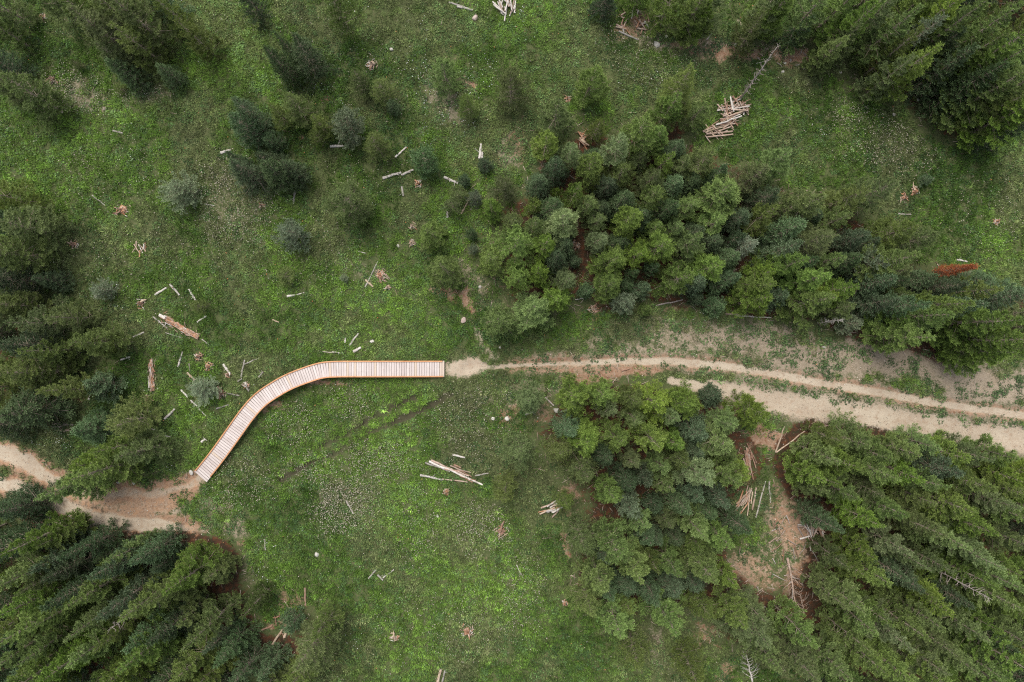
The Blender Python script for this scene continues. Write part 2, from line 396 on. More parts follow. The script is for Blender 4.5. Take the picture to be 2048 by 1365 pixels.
zone("in the track-side thicket", (1890, 560), "the orange dead pine", [
    ('c',1225,525,5,1.2,'P'), ('c',1272,508,4.6,.95,'P'), ('c',1212,570,4.6,1.05,'P'), ('c',1312,500,5.2,1.2,'P'), ('c',1368,495,5,1.1,'P'),
    ('c',1412,535,5.4,1.3,'P'), ('c',1350,560,5,1.2,'P'), ('c',1246,604,3.4,.9,'B'), ('c',1291,616,2.0,.52,'P'), ('c',1305,540,3,.48,'S2'),
    ('c',1266,545,2.4,.45,'S'), ('c',1250,572,2.4,.5,'S'), ('c',1285,578,2.6,.65,'S'), ('c',1424,612,2.4,.68,'S2'), ('c',1388,602,2.0,.48,'S'),
    ('c',1432,575,2.6,.6,'S'), ('c',1460,485,3.6,.62,'S2'), ('c',1512,548,4.6,.95,'P'), ('c',1505,602,4.8,1.15,'P'), ('c',1455,560,3.6,.8,'S'),
    ('c',1560,470,5,1.3,'S'), ('c',1600,415,5.4,1.45,'P'), ('c',1565,420,4.6,1.1,'F'), ('c',1520,440,4.8,1.1,'F'), ('c',1730,390,5.6,1.3,'F'),
    ('c',1690,400,5,1.1,'F'), ('t',1660,470,5.6,1.3,'F'), ('t',1670,598,6,1.35,'P'), ('t',1665,552,6,1.3,'P'), ('t',1715,572,5,1.1,'P'),
    ('t',1712,612,4,1.0,'P'), ('t',1615,525,5.6,1.2,'P'), ('t',1560,560,5.2,1.0,'P'), ('t',1838,512,6.4,1.3,'F'), ('c',1730,530,4,1.05,'B'),
    ('c',1780,470,4.6,1.3,'F'), ('c',1830,480,4,1.0,'F'), ('t',1898,628,6.4,1.35,'P'), ('t',1850,605,5.6,1.1,'S'), ('t',1945,600,6.2,1.2,'P'),
    ('t',1965,612,5.4,1.1,'S'), ('t',1870,672,5.4,1.2,'P'), ('c',1895,665,3,.9,'S'), ('c',1930,690,2.4,.6,'S'), ('t',2050,640,7,1.6,'P'),
    ('t',2035,705,6,1.35,'P'), ('t',2060,590,6.5,1.3,'S'), ('t',2000,575,5.2,1.1,'F'), ('c',1700,648,2.4,.85,'B'), ('t',1790,560,5,1.0,'S'),
    ('t',1800,600,5.2,1.0,'S'), ('t',2010,655,5.8,1.2,'P'), ('c',1840,640,3.4,.9,'S'), ('c',1640,590,3.6,1.0,'P'), ('t',2080,680,7,1.4,'P'),
    ('c',1770,640,4.2,1.1,'P'), ('t',1600,490,5,1.1,'S')])
zone("in the top right forest", (1478, 48), "the sandy mound", [
    ('c',1214,-6,4,.9,'D'), ('t',1300,-75,6,1.2,'P'), ('t',1360,-45,6.5,1.3,'P'), ('t',1415,-25,6.5,1.4,'P'), ('c',1394,34,4.5,1.1,'P'),
    ('t',1450,-50,6.5,1.3,'F'), ('t',1560,-25,6.5,1.3,'F'), ('t',1535,25,5,1.0,'F'), ('t',1628,36,3.6,.75,'S'), ('t',1600,-40,7,1.4,'P'),
    ('t',1665,-25,7.5,1.5,'P'), ('t',1725,-35,8,1.4,'P'), ('t',1760,0,7.5,1.3,'P'), ('t',1842,12,8,1.25,'P'), ('t',1800,-15,8,1.3,'F'),
    ('t',1877,95,7.5,1.5,'P'), ('t',1894,30,8,.85,'B2'), ('t',1850,60,7,1.2,'F'), ('t',1935,-20,9,1.5,'P'), ('t',1985,-5,9,1.5,'P'),
    ('t',2050,5,9,1.5,'P'), ('t',2070,85,8.5,1.5,'P'), ('t',2065,145,8.5,1.75,'P'), ('t',2010,60,8,1.4,'F'), ('t',1960,95,7.5,1.3,'S'),
    ('t',2015,125,7.5,1.3,'D'), ('t',2110,130,9,1.6,'P'), ('t',2110,190,8,1.6,'P'), ('t',2055,185,7,1.3,'F'), ('t',1985,140,6,1.2,'D'),
    ('t',1830,120,6,1.2,'F'), ('t',1720,60,6,1.2,'F'), ('t',1690,75,5.5,1.1,'P'), ('t',2090,40,9.5,1.5,'P'), ('t',1900,-45,8.5,1.4,'P'), ('t',1930,60,7,1.2,'D'),
    ('t',2095,225,6.5,1.2,'D')])
zone("in the left forest", (400, 955), "the boardwalk's lower end", [
    ('c',8,392,5.2,1.45,'F'), ('c',62,455,5.2,1.65,'F'), ('c',18,505,5.5,1.5,'F'), ('c',35,560,5,1.4,'D'), ('c',0,610,6,1.4,'F'),
    ('t',22,641,6,1.45,'F'), ('c',150,635,5,1.2,'F'), ('t',128,686,5.5,1.35,'F'), ('c',210,690,4.4,1.0,'F'), ('t',0,690,6,1.4,'D'),
    ('c',80,745,5.4,1.6,'F'), ('c',25,740,5.5,1.4,'F'), ('c',206,768,3,1.0,'S2'), ('c',60,822,4.4,1.75,'D2'), ('c',185,858,3.4,1.25,'S'),
    ('c',262,840,4.6,1.5,'F'), ('t',135,962,6,1.5,'P'), ('t',72,988,5.8,1.35,'P'), ('c',282,902,4.6,1.4,'F'), ('c',195,925,4.4,1.3,'P'),
    ('c',150,780,4.8,1.2,'F'), ('c',110,700,5,1.2,'F'), ('c',50,610,5,1.2,'F'), ('c',10,850,4,1.2,'D'), ('c',100,560,2.4,.8,'D'), ('c',5,450,5,1.2,'D'),
    ('c',240,895,4.4,1.2,'P')])
zone("in the lower left forest", (400, 1056), "the dirt track's end", [
    ('c',30,1012,3.4,1.1,'D'), ('t',-20,1035,5.5,1.2,'D'), ('c',140,1082,3.6,1.1,'D'), ('t',-10,1110,7,1.2,'P'), ('t',62,1140,5.5,1.1,'S'),
    ('t',122,1120,5.5,1.0,'S'), ('t',70,1095,5.5,1.1,'F'), ('t',126,1218,7.5,1.35,'P'), ('t',230,1241,7.5,1.35,'P'), ('t',5,1245,8,1.5,'P'),
    ('t',60,1265,7,1.0,'P'), ('t',30,1330,8,1.3,'P'), ('t',120,1342,8,1.35,'P'), ('t',334,1184,6.5,1.4,'P'), ('t',236,1352,7.5,1.6,'P'),
    ('t',-15,1180,8,1.5,'P'), ('t',-20,1310,8.5,1.5,'P'), ('t',60,1375,8,1.4,'P'), ('t',180,1305,7,1.1,'F'), ('t',428,1333,5.5,.95,'S2'),
    ('t',480,1238,4.4,.75,'F'), ('t',410,1312,4.5,.7,'S'), ('t',450,1385,5,1.1,'S'), ('c',390,1120,4,1.15,'F'), ('c',440,1135,4,1.2,'F'),
    ('c',390,1215,4.5,1.3,'F'), ('t',175,1165,6,1.1,'S'), ('t',215,1130,5,1.0,'P'), ('t',260,1130,5,1.0,'S'), ('t',300,1215,6.5,1.2,'F'),
    ('t',190,1235,7,1.2,'S'), ('t',300,1290,6.5,1.2,'D'), ('t',330,1380,7,1.4,'P'), ('t',170,1395,8,1.5,'P'), ('t',380,1390,6,1.1,'F'),
    ('t',-10,1385,9,1.5,'P'), ('t',40,1180,7,1.2,'F'), ('t',85,1165,6.5,1.1,'D'), ('t',268,1118,3.6,.9,'D'), ('c',338,1122,3.2,.9,'D'),
    ('c',225,1104,3.2,.8,'D'), ('t',130,1270,7,1.2,'F'), ('t',250,1300,6.5,1.2,'S'), ('t',520,1390,4.5,1.0,'F'), ('t',90,1215,7,1.2,'D'),
    ('t',-30,1420,9,1.5,'P'), ('t',290,1400,7,1.3,'D')])
zone("along the bottom edge", (933, 1262), "the splintered orange stump", [
    ('c',620,1295,5,1.55,'F'), ('c',650,1250,4.2,1.1,'F'), ('c',588,1245,2.2,.75,'S'), ('c',600,1345,5,1.25,'F'), ('c',540,1330,3.4,.95,'S'),
    ('c',555,1365,3.6,1.0,'F'), ('c',1380,1325,4.4,1.3,'F'), ('c',1270,1292,4.6,1.2,'F')])
zone("below the dirt track", (1440, 990), "the heap of brown sticks", [
    ('c',1060,795,4.2,1.0,'P2'), ('c',1145,790,4.4,1.35,'P'), ('c',1200,785,4.2,1.05,'P'), ('c',1220,815,4.0,.68,'P2'), ('c',1302,800,4.8,1.35,'P'),
    ('c',1262,800,4.2,1.0,'F'), ('c',1365,805,4.2,1.2,'P'), ('c',1265,828,4.4,.85,'P'), ('c',1340,835,3.8,.8,'P2'), ('c',1502,818,4.6,1.15,'P'),
    ('c',1450,848,4.4,.95,'P'), ('c',1170,880,5,1.4,'P'), ('c',1235,878,4.6,1.1,'P'), ('c',1302,872,4.8,1.2,'P'), ('c',1345,885,4.4,.9,'P'),
    ('c',1430,880,4.8,1.3,'P'), ('c',1040,895,4.6,1.2,'F'), ('c',1010,985,3.4,.9,'F'), ('c',1165,935,4.8,1.3,'F'), ('c',1215,980,4.4,.95,'P'),
    ('c',1252,1005,4,.95,'B'), ('c',1290,955,3.2,.75,'S2'), ('c',1306,1005,2.6,.62,'S2'), ('c',1395,945,5.8,1.35,'P2'), ('c',1445,950,5.4,1.1,'P'),
    ('c',1440,990,4,.9,'S'), ('c',1385,1045,5.2,.95,'P2'), ('c',1432,1065,5,1.05,'P'), ('c',1470,1045,4,1.0,'S2'), ('c',1338,1122,5,1.0,'P'),
    ('c',1402,1130,5.4,1.25,'P'), ('c',1225,1075,5.4,1.45,'P'), ('c',1165,1070,4.8,1.3,'F'), ('c',1262,1130,5.2,1.15,'P'), ('c',1195,1145,5,1.2,'P'),
    ('c',1225,1230,5,1.3,'P'), ('c',1175,1200,4.4,1.1,'F'), ('c',1325,1225,5.2,1.35,'P'), ('c',1398,1205,4.4,1.05,'F'), ('c',1500,1250,5,1.6,'F'),
    ('c',1520,1290,5,1.3,'F'), ('c',1290,1070,3.4,.9,'S'), ('c',1310,1070,3.4,.7,'D'), ('c',1500,1215,4.4,1.1,'F'),
    ('c',1360,920,4.4,1.0,'F'), ('c',1260,920,3.6,.8,'F'), ('c',1120,900,4,1.1,'F'), ('c',1460,1215,4.6,1.2,'F'), ('c',1130,1000,2.6,.8,'F')])
LR = [(1676,975,6,1.2,'P'), (1719,943,6.5,1.35,'P'), (1800,952,7,1.35,'P'), (1850,958,7,1.2,'P'), (1924,950,7,1.3,'S'), (1719,998,6.5,1.3,'P'),
    (1753,1050,7,1.3,'P'), (1818,1037,7,1.2,'P'), (1814,1103,7,1.2,'P2'), (1753,1120,6.5,1.1,'P'), (1859,1133,7,.85,'P2'), (1813,1155,6,.95,'S2'),
    (1786,1170,7,1.2,'P'), (1683,1067,4.5,.9,'S2'), (1986,1070,8,1.4,'P'), (1953,1027,7.5,1.4,'P'), (2041,1022,8,1.2,'P2'), (1941,1095,7.5,1.2,'P2'),
    (2019,1138,8,1.3,'P2'), (1988,1177,7.5,1.4,'P'), (1944,1217,6,1.0,'D'), (1906,1230,7.5,1.5,'P'), (1727,1224,7.2,1.3,'P2'), (1759,1270,7.5,1.3,'P'),
    (1778,1248,7,1.1,'P'), (1836,1300,8,1.3,'P2'), (1858,1283,7.5,1.2,'P'), (1983,1288,8,1.3,'P2'), (2003,1270,7.5,1.1,'P'), (1898,1263,7.5,1.3,'P'),
    (1633,1295,6.5,1.3,'P'), (1786,1362,7.5,1.4,'P'), (1822,1365,8,1.3,'P'), (2052,1188,8.5,1.3,'P'), (2052,1230,8.5,1.4,'P2'), (2013,1363,8,1.4,'P'),
    (1966,1352,8,1.4,'P'), (1900,1365,8,1.4,'F'), (1700,1365,7,1.4,'F'), (1640,1365,6.5,1.4,'F'), (1580,1350,5.5,1.2,'F'), (2080,1300,8.5,1.5,'P'),
    (2075,1360,9,1.5,'P'), (1740,1310,6.5,1.2,'F'), (1930,1320,7.5,1.2,'F'), (2030,1300,7.5,1.2,'D'), (2075,1100,8,1.4,'P'), (2085,1050,8,1.4,'P'),
    (2000,985,7,1.4,'P'), (2060,960,7,1.4,'P'), (1945,905,6,1.4,'P'), (1880,880,5.5,1.3,'P'), (1740,878,5.2,1.5,'P'), (1790,900,5.5,1.3,'P'),
    (1690,905,5.2,1.2,'P'), (1676,905,5,1.1,'P'), (1840,895,5.4,1.2,'P'), (1690,868,4.4,1.0,'F'),
    (1980,905,5.5,1.2,'F'), (2040,915,5.8,1.3,'P'), (2080,1000,7.5,1.4,'F'), (1870,1005,6.5,1.2,'F'), (1900,985,6.5,1.2,'P'), (1765,985,6,1.1,'F'),
    (1850,1180,6.5,1.2,'D'), (1880,1200,6.5,1.1,'F'), (1730,1150,5.5,1.0,'F'), (1700,1130,4.8,.9,'F'), (1690,1210,6,1.0,'F'), (2070,1420,9,1.5,'P'),
    (1930,1410,8.5,1.4,'P'), (1860,1410,8.5,1.4,'P'), (1740,1410,7.5,1.4,'P'), (1650,962,5.5,1.1,'P'), (1655,985,4.6,1.0,'F')]
zone("in the lower right forest", (1580, 1160), "the fallen dead tree", [('t', a[0], a[1] + (14 if a[1] < 912 else 0)) + a[2:] for a in LR])

FILL = [("in the lower left forest", [(0, 1045), (150, 1055), (375, 1085), (450, 1140), (500, 1290), (470, 1365), (0, 1365)], 26, (5, 7), ['P', 'P', 'G', 'G', 'S', 'D'], 1.5),
        ("in the lower right forest", [(1640, 905), (2048, 915), (2048, 1365), (1620, 1365), (1625, 1290), (1680, 1200), (1640, 1120)], 26, (5, 6.5), ['P', 'P', 'P', 'G', 'G', 'D'], 1.5),
        ("in the top right forest", [(1600, 0), (2048, 0), (2048, 205), (1910, 180), (1770, 110), (1610, 60)], 20, (5, 7), ['P', 'P', 'G', 'D', 'D'], 1.6),
        ("in the central thicket", [(1085, 330), (1330, 290), (1480, 390), (1440, 560), (1260, 600), (1080, 560), (1000, 490), (1060, 410)], 30, (2.4, 4.2), ['D', 'S', 'D', 'G', 'P'], 1.0),
        ("in the track-side thicket", [(1440, 400), (1640, 450), (1760, 520), (1980, 590), (2040, 670), (1780, 640), (1500, 590), (1440, 560)], 26, (2.6, 4.6), ['D', 'S', 'G', 'P'], 1.05),
        ("below the dirt track", [(1130, 850), (1440, 845), (1470, 900), (1430, 1000), (1430, 1180), (1200, 1190), (1200, 1050), (1250, 960)], 26, (2.6, 4.4), ['D', 'S', 'G', 'P', 'P'], 1.05),
        ("in the left forest", [(0, 480), (90, 530), (150, 690), (210, 830), (60, 870), (0, 860)], 4, (3.5, 5), ['G', 'G', 'D', 'P'], 1.7)]
TREES = []          # (base x, base y, h, r, kind, zone index, given label)
for zi, (ph, mk, mn, lst) in enumerate(ZONES):
    for e in lst:
        mode, x, y, h, r, k = e[:6]
        if k == 'F' and ph == 'in the central thicket' and h > 3.5 and len(TREES) % 3: k = 'P'
        if k == 'F' and h > 2.4 and ('forest' in ph or ph == 'at the top left' or ('track' in ph and len(TREES) % 2)): k = 'G'
        f = (1 - h / H) if mode == 't' else (1 - .45 * h / H)
        h *= .80 if ('right forest' in ph and h > 5) else (.92 if 'lower left' in ph else 1)
        f = (1 - h / H) if mode == 't' else (1 - .45 * h / H)
        h *= 1 + .10 * math.sin(x * 1.7 + y * .9); f = (1 - h / H) if mode == 't' else (1 - .45 * h / H)
        if k in ('P', 'P2', 'G', 'F') and h > 2.4: r *= 1.16 if ('thicket' in ph or 'track' in ph) else 1.05
        TREES.append(((x - CX) * PX * f, (CY - y) * PX * f, h, r, k, zi, e[6] if len(e) > 6 else None))

def inside(px, py, poly):
    c = False
    for (ax, ay), (bx, by) in zip(poly, poly[1:] + poly[:1]):
        if (ay > py) != (by > py) and px < (bx - ax) * (py - ay) / (by - ay) + ax: c = not c
    return c
fr = random.Random(77)
for ph, poly, n, hr, kinds, gap in FILL:
    zi = [z_[0] for z_ in ZONES].index(ph); xs = [p[0] for p in poly]; ys = [p[1] for p in poly]; made = 0
    for _ in range(3000):
        if made >= n: break
        bx, by = fr.uniform(min(xs), max(xs)), fr.uniform(min(ys), max(ys))
        if not inside(bx, by, poly): continue
        wx, wy = (bx - CX) * PX, (CY - by) * PX
        if min((wx - t[0]) ** 2 + (wy - t[1]) ** 2 for t in TREES) < gap * gap: continue
        TREES.append((wx, wy, fr.uniform(*hr), fr.uniform(.8, 1.15) if hr[0] < 3 else fr.uniform(1.0, 1.4), fr.choice(kinds), zi, None)); made += 1

# ------------------------------------------------------------------ ground, dirt tracks
TX = np.array([t[0] for t in TREES]); TY = np.array([t[1] for t in TREES]); TRr = np.array([t[3] for t in TREES]); TW = [.5 if ZONES[t[5]][0] in ('in the top right forest', 'at the top left', 'in the upper left meadow', 'in the left forest') else 1.0 for t in TREES]
GX0, GX1, GY0, GY1, GS = -36.0, 36.0, -26.0, 26.0, 0.12
nx = int((GX1 - GX0) / GS) + 1; ny = int((GY1 - GY0) / GS) + 1
X, Y = np.meshgrid(np.linspace(GX0, GX1, nx), np.linspace(GY0, GY1, ny))
xf, yf = X.ravel(), Y.ravel()
sand, red, bare, rut = fields(xf, yf)
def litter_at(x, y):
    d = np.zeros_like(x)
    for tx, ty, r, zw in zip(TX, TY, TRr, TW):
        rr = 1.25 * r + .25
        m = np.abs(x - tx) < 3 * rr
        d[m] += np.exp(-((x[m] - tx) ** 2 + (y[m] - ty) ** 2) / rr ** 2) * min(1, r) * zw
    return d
SHADED_FLOORS = [[(1085, 310), (1340, 280), (1560, 390), (1700, 480), (1740, 610), (1450, 605), (1200, 605), (1060, 570), (985, 480), (1060, 400)],
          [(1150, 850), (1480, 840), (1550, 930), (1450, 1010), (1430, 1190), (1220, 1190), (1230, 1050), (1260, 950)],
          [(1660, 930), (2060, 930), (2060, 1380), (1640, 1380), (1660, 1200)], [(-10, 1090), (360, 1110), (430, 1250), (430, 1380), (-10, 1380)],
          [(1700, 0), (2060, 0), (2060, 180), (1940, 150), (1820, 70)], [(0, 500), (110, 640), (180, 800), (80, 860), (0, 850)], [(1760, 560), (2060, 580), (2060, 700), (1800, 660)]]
def shaded_floor_at(x, y):
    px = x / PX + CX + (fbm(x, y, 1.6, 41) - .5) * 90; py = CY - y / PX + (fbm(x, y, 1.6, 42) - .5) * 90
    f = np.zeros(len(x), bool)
    for poly in SHADED_FLOORS:
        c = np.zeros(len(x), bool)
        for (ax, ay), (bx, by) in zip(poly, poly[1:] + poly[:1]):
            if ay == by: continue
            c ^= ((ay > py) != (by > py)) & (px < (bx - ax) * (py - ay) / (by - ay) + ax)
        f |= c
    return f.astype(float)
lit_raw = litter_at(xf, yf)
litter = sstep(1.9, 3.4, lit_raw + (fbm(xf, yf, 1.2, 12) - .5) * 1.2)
litter = np.maximum(litter, shaded_floor_at(xf, yf) * (.35 + .5 * fbm(xf, yf, 1.2, 43)))  # needle litter, also laid to paint in the dark shade between the trees
zf = hz(xf, yf)
zf = zf + (fbm(xf, yf, .45, 21, 2) - .5) * .05 - .10 * rut
V = np.stack([xf, yf, zf], 1)
ii = (np.arange(ny - 1)[:, None] * nx + np.arange(nx - 1)[None, :]).ravel()
Q = np.stack([ii, ii + 1, ii + nx + 1, ii + nx], 1)
fs = sand[Q].mean(1)
qpx = V[Q].mean(1)[:, 0] / PX + CX
is_path = fs > .5
sel_r = is_path & (qpx > 860); sel_l = is_path & (qpx < 470)
inner_r = (CY - V[Q].mean(1)[:, 1] / PX)
sel_r &= (inner_r > 600) & (inner_r < 960); sel_l &= (inner_r > 800)

def ground_mat():
    m, nt, b = newmat("ground_soil_and_thatch", .95)
    b.inputs["Specular IOR Level"].default_value = .1
    tc = N(nt, "ShaderNodeTexCoord"); p = tc.outputs["Object"]
    A = {k: N(nt, "ShaderNodeAttribute", attribute_name=k).outputs["Fac"] for k in ("sand", "red", "bare", "litter", "rut")}
    nf = noise(nt, p, 9, 5, .65); nm = noise(nt, p, 2.2, 4); ng = noise(nt, p, 26, 3, .7); nk = noise(nt, p, 3.4, 6, .62); nb_ = rampf(nt, mth(nt, 'MULTIPLY_ADD', nk, .5, mth(nt, 'MULTIPLY_ADD', nf, .3, mth(nt, 'MULTIPLY', ng, .2))), .36, .64); nl = noise(nt, p, .5, 3)
    def fac(mask, nz, gain=1.0):
        return mth(nt, 'ADD', mth(nt, 'MULTIPLY_ADD', mask, 2.6, -.8), mth(nt, 'MULTIPLY_ADD', nz, 2.2, -1.1), clamp=True)
    thatch = mixc(nt, nm, (.040, .055, .020), (.090, .105, .040))
    thatch = mixc(nt, rampf(nt, nf, .5, .8), thatch, (.14, .12, .065))
    bc = mixc(nt, rampf(nt, ng, .3, .7), (.155, .115, .08), (.33, .275, .20))
    bc = mixc(nt, rampf(nt, nk, .54, .66), bc, (.085, .080, .042))
    c = mixc(nt, fac(A["bare"], nb_), thatch, bc)
    rc = mixc(nt, rampf(nt, nf, .3, .7), (.21, .115, .068), (.30, .205, .14))
    rc = mixc(nt, rampf(nt, ng, .58, .75), rc, (.35, .28, .21))
    rc = mixc(nt, rampf(nt, nk, .54, .68), rc, (.15, .07, .038))
    rc = mixc(nt, rampf(nt, nk, .42, .30), rc, (.34, .27, .20))
    c = mixc(nt, fac(A["red"], nb_), c, rc)
    lc = mixc(nt, rampf(nt, nf, .3, .7), (.026, .020, .013), (.060, .034, .020))  # needle litter, its tone deepened to carry the shade of the gaps
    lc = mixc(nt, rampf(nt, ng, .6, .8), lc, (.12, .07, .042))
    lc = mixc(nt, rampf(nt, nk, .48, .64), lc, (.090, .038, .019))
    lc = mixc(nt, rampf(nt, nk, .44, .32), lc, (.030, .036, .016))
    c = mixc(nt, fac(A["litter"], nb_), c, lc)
    sc = mixc(nt, rampf(nt, nl, .35, .65), (.335, .268, .195), (.40, .335, .25))
    sc = mixc(nt, rampf(nt, ng, .55, .8), sc, (.45, .385, .30))
    sc = mixc(nt, rampf(nt, nf, .56, .75), sc, (.27, .185, .12))
    sc = mixc(nt, mth(nt, 'MULTIPLY', rampf(nt, nk, .52, .66), .6), sc, (.28, .195, .13))
    sc = mixc(nt, mth(nt, 'MULTIPLY', rampf(nt, nk, .42, .30), .7), sc, (.46, .385, .29))
    sc = mixc(nt, rampf(nt, mth(nt, 'MULTIPLY_ADD', nk, -.8, mth(nt, 'ADD', A["sand"], .4)), .42, .78), mixc(nt, rampf(nt, A["red"], .40, .70), sc, (.325, .190, .108)), sc)
    sp = noise(nt, p, 55, 2, .5)
    sc = mixc(nt, mth(nt, 'MULTIPLY', rampf(nt, sp, .58, .70), .55), sc, (.50, .44, .36))
    sc = mixc(nt, mth(nt, 'MULTIPLY', rampf(nt, sp, .42, .30), .45), sc, (.20, .14, .095))
    c = mixc(nt, fac(A["sand"], nb_), c, sc)
    c = mixc(nt, mth(nt, 'MULTIPLY', A["rut"], .9), c, (.045, .036, .025))
    nt.links.new(c, b.inputs["Base Color"])
    bp = N(nt, "ShaderNodeBump"); bp.inputs["Strength"].default_value = .8; bp.inputs["Distance"].default_value = .04
    nt.links.new(ng, bp.inputs["Height"]); nt.links.new(bp.outputs[0], b.inputs["Normal"])
    return m
M['ground'] = ground_mat()
def sheet(name, sel, label=None):
    q = Q[sel]; used = np.unique(q); remap = np.full(len(V), -1); remap[used] = np.arange(len(used))
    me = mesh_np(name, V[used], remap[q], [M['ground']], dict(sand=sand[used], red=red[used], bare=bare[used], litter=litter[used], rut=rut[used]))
    me.polygons.foreach_set("use_smooth", [True] * len(me.polygons))
    o = obj(name, me, kind="structure")
    return o
g = sheet("ground", ~(sel_r | sel_l))
g["label"] = "green meadow ground with thatch, soil and needle litter"
p1 = sheet("dirt_path", sel_r); p1["label"] = "sandy double dirt track running right from the boardwalk"
p2 = sheet("dirt_path", sel_l); p2["label"] = "reddish tan dirt track at the left below the boardwalk"
# the land goes on to the horizon
B = 900.0
mbv = [(-B, -B, -.25), (B, -B, -.25), (B, B, -.25), (-B, B, -.25), (GX0 + .5, GY0 + .5, -.25), (GX1 - .5, GY0 + .5, -.25), (GX1 - .5, GY1 - .5, -.25), (GX0 + .5, GY1 - .5, -.25)]
me = bpy.data.meshes.new("terrain"); me.from_pydata(mbv, [], [(0, 1, 5, 4), (1, 2, 6, 5), (2, 3, 7, 6), (3, 0, 4, 7)])
me.materials.append(M['ground']); obj("terrain", me, kind="structure", label="meadow land stretching on beyond the clearing")

# ------------------------------------------------------------------ boardwalk
def catmull(P, n=40):
    out = []
    P = [Vector(p) for p in P]; P = [P[0] * 2 - P[1]] + P + [P[-1] * 2 - P[-2]]
    for i in range(1, len(P) - 2):
        a, b_, c, d = P[i - 1:i + 3]
        for k in range(n):
            t = k / n
            out.append(.5 * ((2 * b_) + (c - a) * t + (2 * a - 5 * b_ + 4 * c - d) * t * t + (3 * b_ - a - 3 * c + d) * t ** 3))
    out.append(P[-2]); return out
deck_px = [(889, 738.3), (840, 738.4), (780, 738.5), (720, 738.5), (672, 738.8), (640, 742), (598.5, 755.5), (572, 767), (548.5, 780.5), (527, 795), (511, 809.5), (496, 827),
           (484, 843), (460, 877), (437, 908.8), (418, 933), (400.5, 954.5)]
def deck_z(t):        # t 0 at the right end, 1 at the lower left end
    return .13 + .42 * max(0, math.sin(math.pi * min(1, max(0, t * 1.0)))) ** .8
raw = catmull([(p[0], p[1], 0) for p in deck_px])
cum = [0]
for a, b_ in zip(raw[:-1], raw[1:]): cum.append(cum[-1] + (b_ - a).length)
def deck_at(s):       # s in photo pixels along the path
    s = min(max(s, 0), cum[-1] - 1e-4)
    i = int(np.searchsorted(cum, s, side='right')) - 1
    i = min(max(i, 0), len(raw) - 2)
    t = (s - cum[i]) / max(1e-6, cum[i + 1] - cum[i])
    p = raw[i].lerp(raw[i + 1], t)
    return at(p.x, p.y, deck_z(s / cum[-1]))
def deck_frame(s):
    c = deck_at(s); d = deck_at(s + 3) - deck_at(s - 3); d.z = 0; d.normalize()
    return c, d, Vector((-d.y, d.x, 0))
def plank_mat():
    m, nt, b = newmat("weathered_deck_plank", .75)
    tc = N(nt, "ShaderNodeTexCoord"); oi = N(nt, "ShaderNodeObjectInfo"); mp = N(nt, "ShaderNodeMapping")
    va = N(nt, "ShaderNodeVectorMath", operation='ADD'); cx = N(nt, "ShaderNodeCombineXYZ")
    nt.links.new(mth(nt, 'MULTIPLY', oi.outputs["Random"], 60), cx.inputs[1]); nt.links.new(tc.outputs["Object"], va.inputs[0]); nt.links.new(cx.outputs[0], va.inputs[1])
    mp.inputs["Scale"].default_value = (30, 2.5, 30); nt.links.new(va.outputs[0], mp.inputs[0])
    f = noise(nt, mp.outputs[0], 1.0, 5, .6); k = noise(nt, va.outputs[0], 7, 2)
    r2 = mth(nt, 'FRACT', mth(nt, 'MULTIPLY', oi.outputs["Random"], 31.7))
    c = mixc(nt, r2, (.41, .345, .315), (.50, .44, .405))
    c = mixc(nt, mth(nt, 'GREATER_THAN', mth(nt, 'FRACT', mth(nt, 'MULTIPLY', oi.outputs["Random"], 91.3)), .88), c, (.45, .365, .29))
    c = mixc(nt, mth(nt, 'MULTIPLY', rampf(nt, f, .5, .8), .5), c, (.31, .24, .21))
    c = mixc(nt, mth(nt, 'MULTIPLY', rampf(nt, k, .66, .74), .6), c, (.25, .15, .10))
    gp = N(nt, "ShaderNodeNewGeometry"); st = noise(nt, gp.outputs["Position"], 1.3, 4, .6)
    c = mixc(nt, mth(nt, 'MULTIPLY', rampf(nt, st, .50, .72), .38), c, (.30, .25, .215))
    nt.links.new(c, b.inputs["Base Color"])
    bp = N(nt, "ShaderNodeBump"); bp.inputs["Strength"].default_value = .3; bp.inputs["Distance"].default_value = .01
    nt.links.new(f, bp.inputs["Height"]); nt.links.new(bp.outputs[0], b.inputs["Normal"])
    return m
M['plank'] = plank_mat()
M['rail'] = wood_mat("orange_edge_board", (0.406, 0.189, 0.084), (0.476, 0.252, 0.126), (0.364, 0.161, 0.070), 1.5, .7, .2)
M['joist'] = wood_mat("under_beam", (.20, .13, .085), (.28, .19, .13), (.15, .10, .07), 2)
c0 = at(645, 760)
walk = obj("boardwalk", None, loc=(c0.x, c0.y, hz1(c0.x, c0.y)), label="pale plank boardwalk with orange edge boards curving through the meadow", cat="boardwalk")
walk_inv = Matrix.Translation(-walk.location)
HALF = .485
plank_meshes = []
for i in range(6):
    w = .1345 - .002 * (i % 3); L = HALF * 2; t = .04; c_ = .006
    prof = [(-w / 2, -t), (w / 2, -t), (w / 2, -c_), (w / 2 - c_, 0), (-w / 2 + c_, 0), (-w / 2, -c_)]
    vv = []; rr = random.Random(i)
    for yy in (-L / 2, -L / 6, L / 6, L / 2):
        dz = (rr.random() - .5) * .004
        vv += [(x, yy, z + dz) for x, z in prof]
    ff = []
    for s_ in range(3):
        for k in range(6):
            ff.append((s_ * 6 + k, s_ * 6 + (k + 1) % 6, s_ * 6 + 6 + (k + 1) % 6, s_ * 6 + 6 + k))
    ff += [(5, 4, 3, 2, 1, 0), tuple(range(18, 24))]
    me = bpy.data.meshes.new("plank"); me.from_pydata(vv, [], ff); me.materials.append(M['plank']); plank_meshes.append(me)
pitch = .151 / PX
npl = int(cum[-1] / pitch)
pitch = cum[-1] / npl
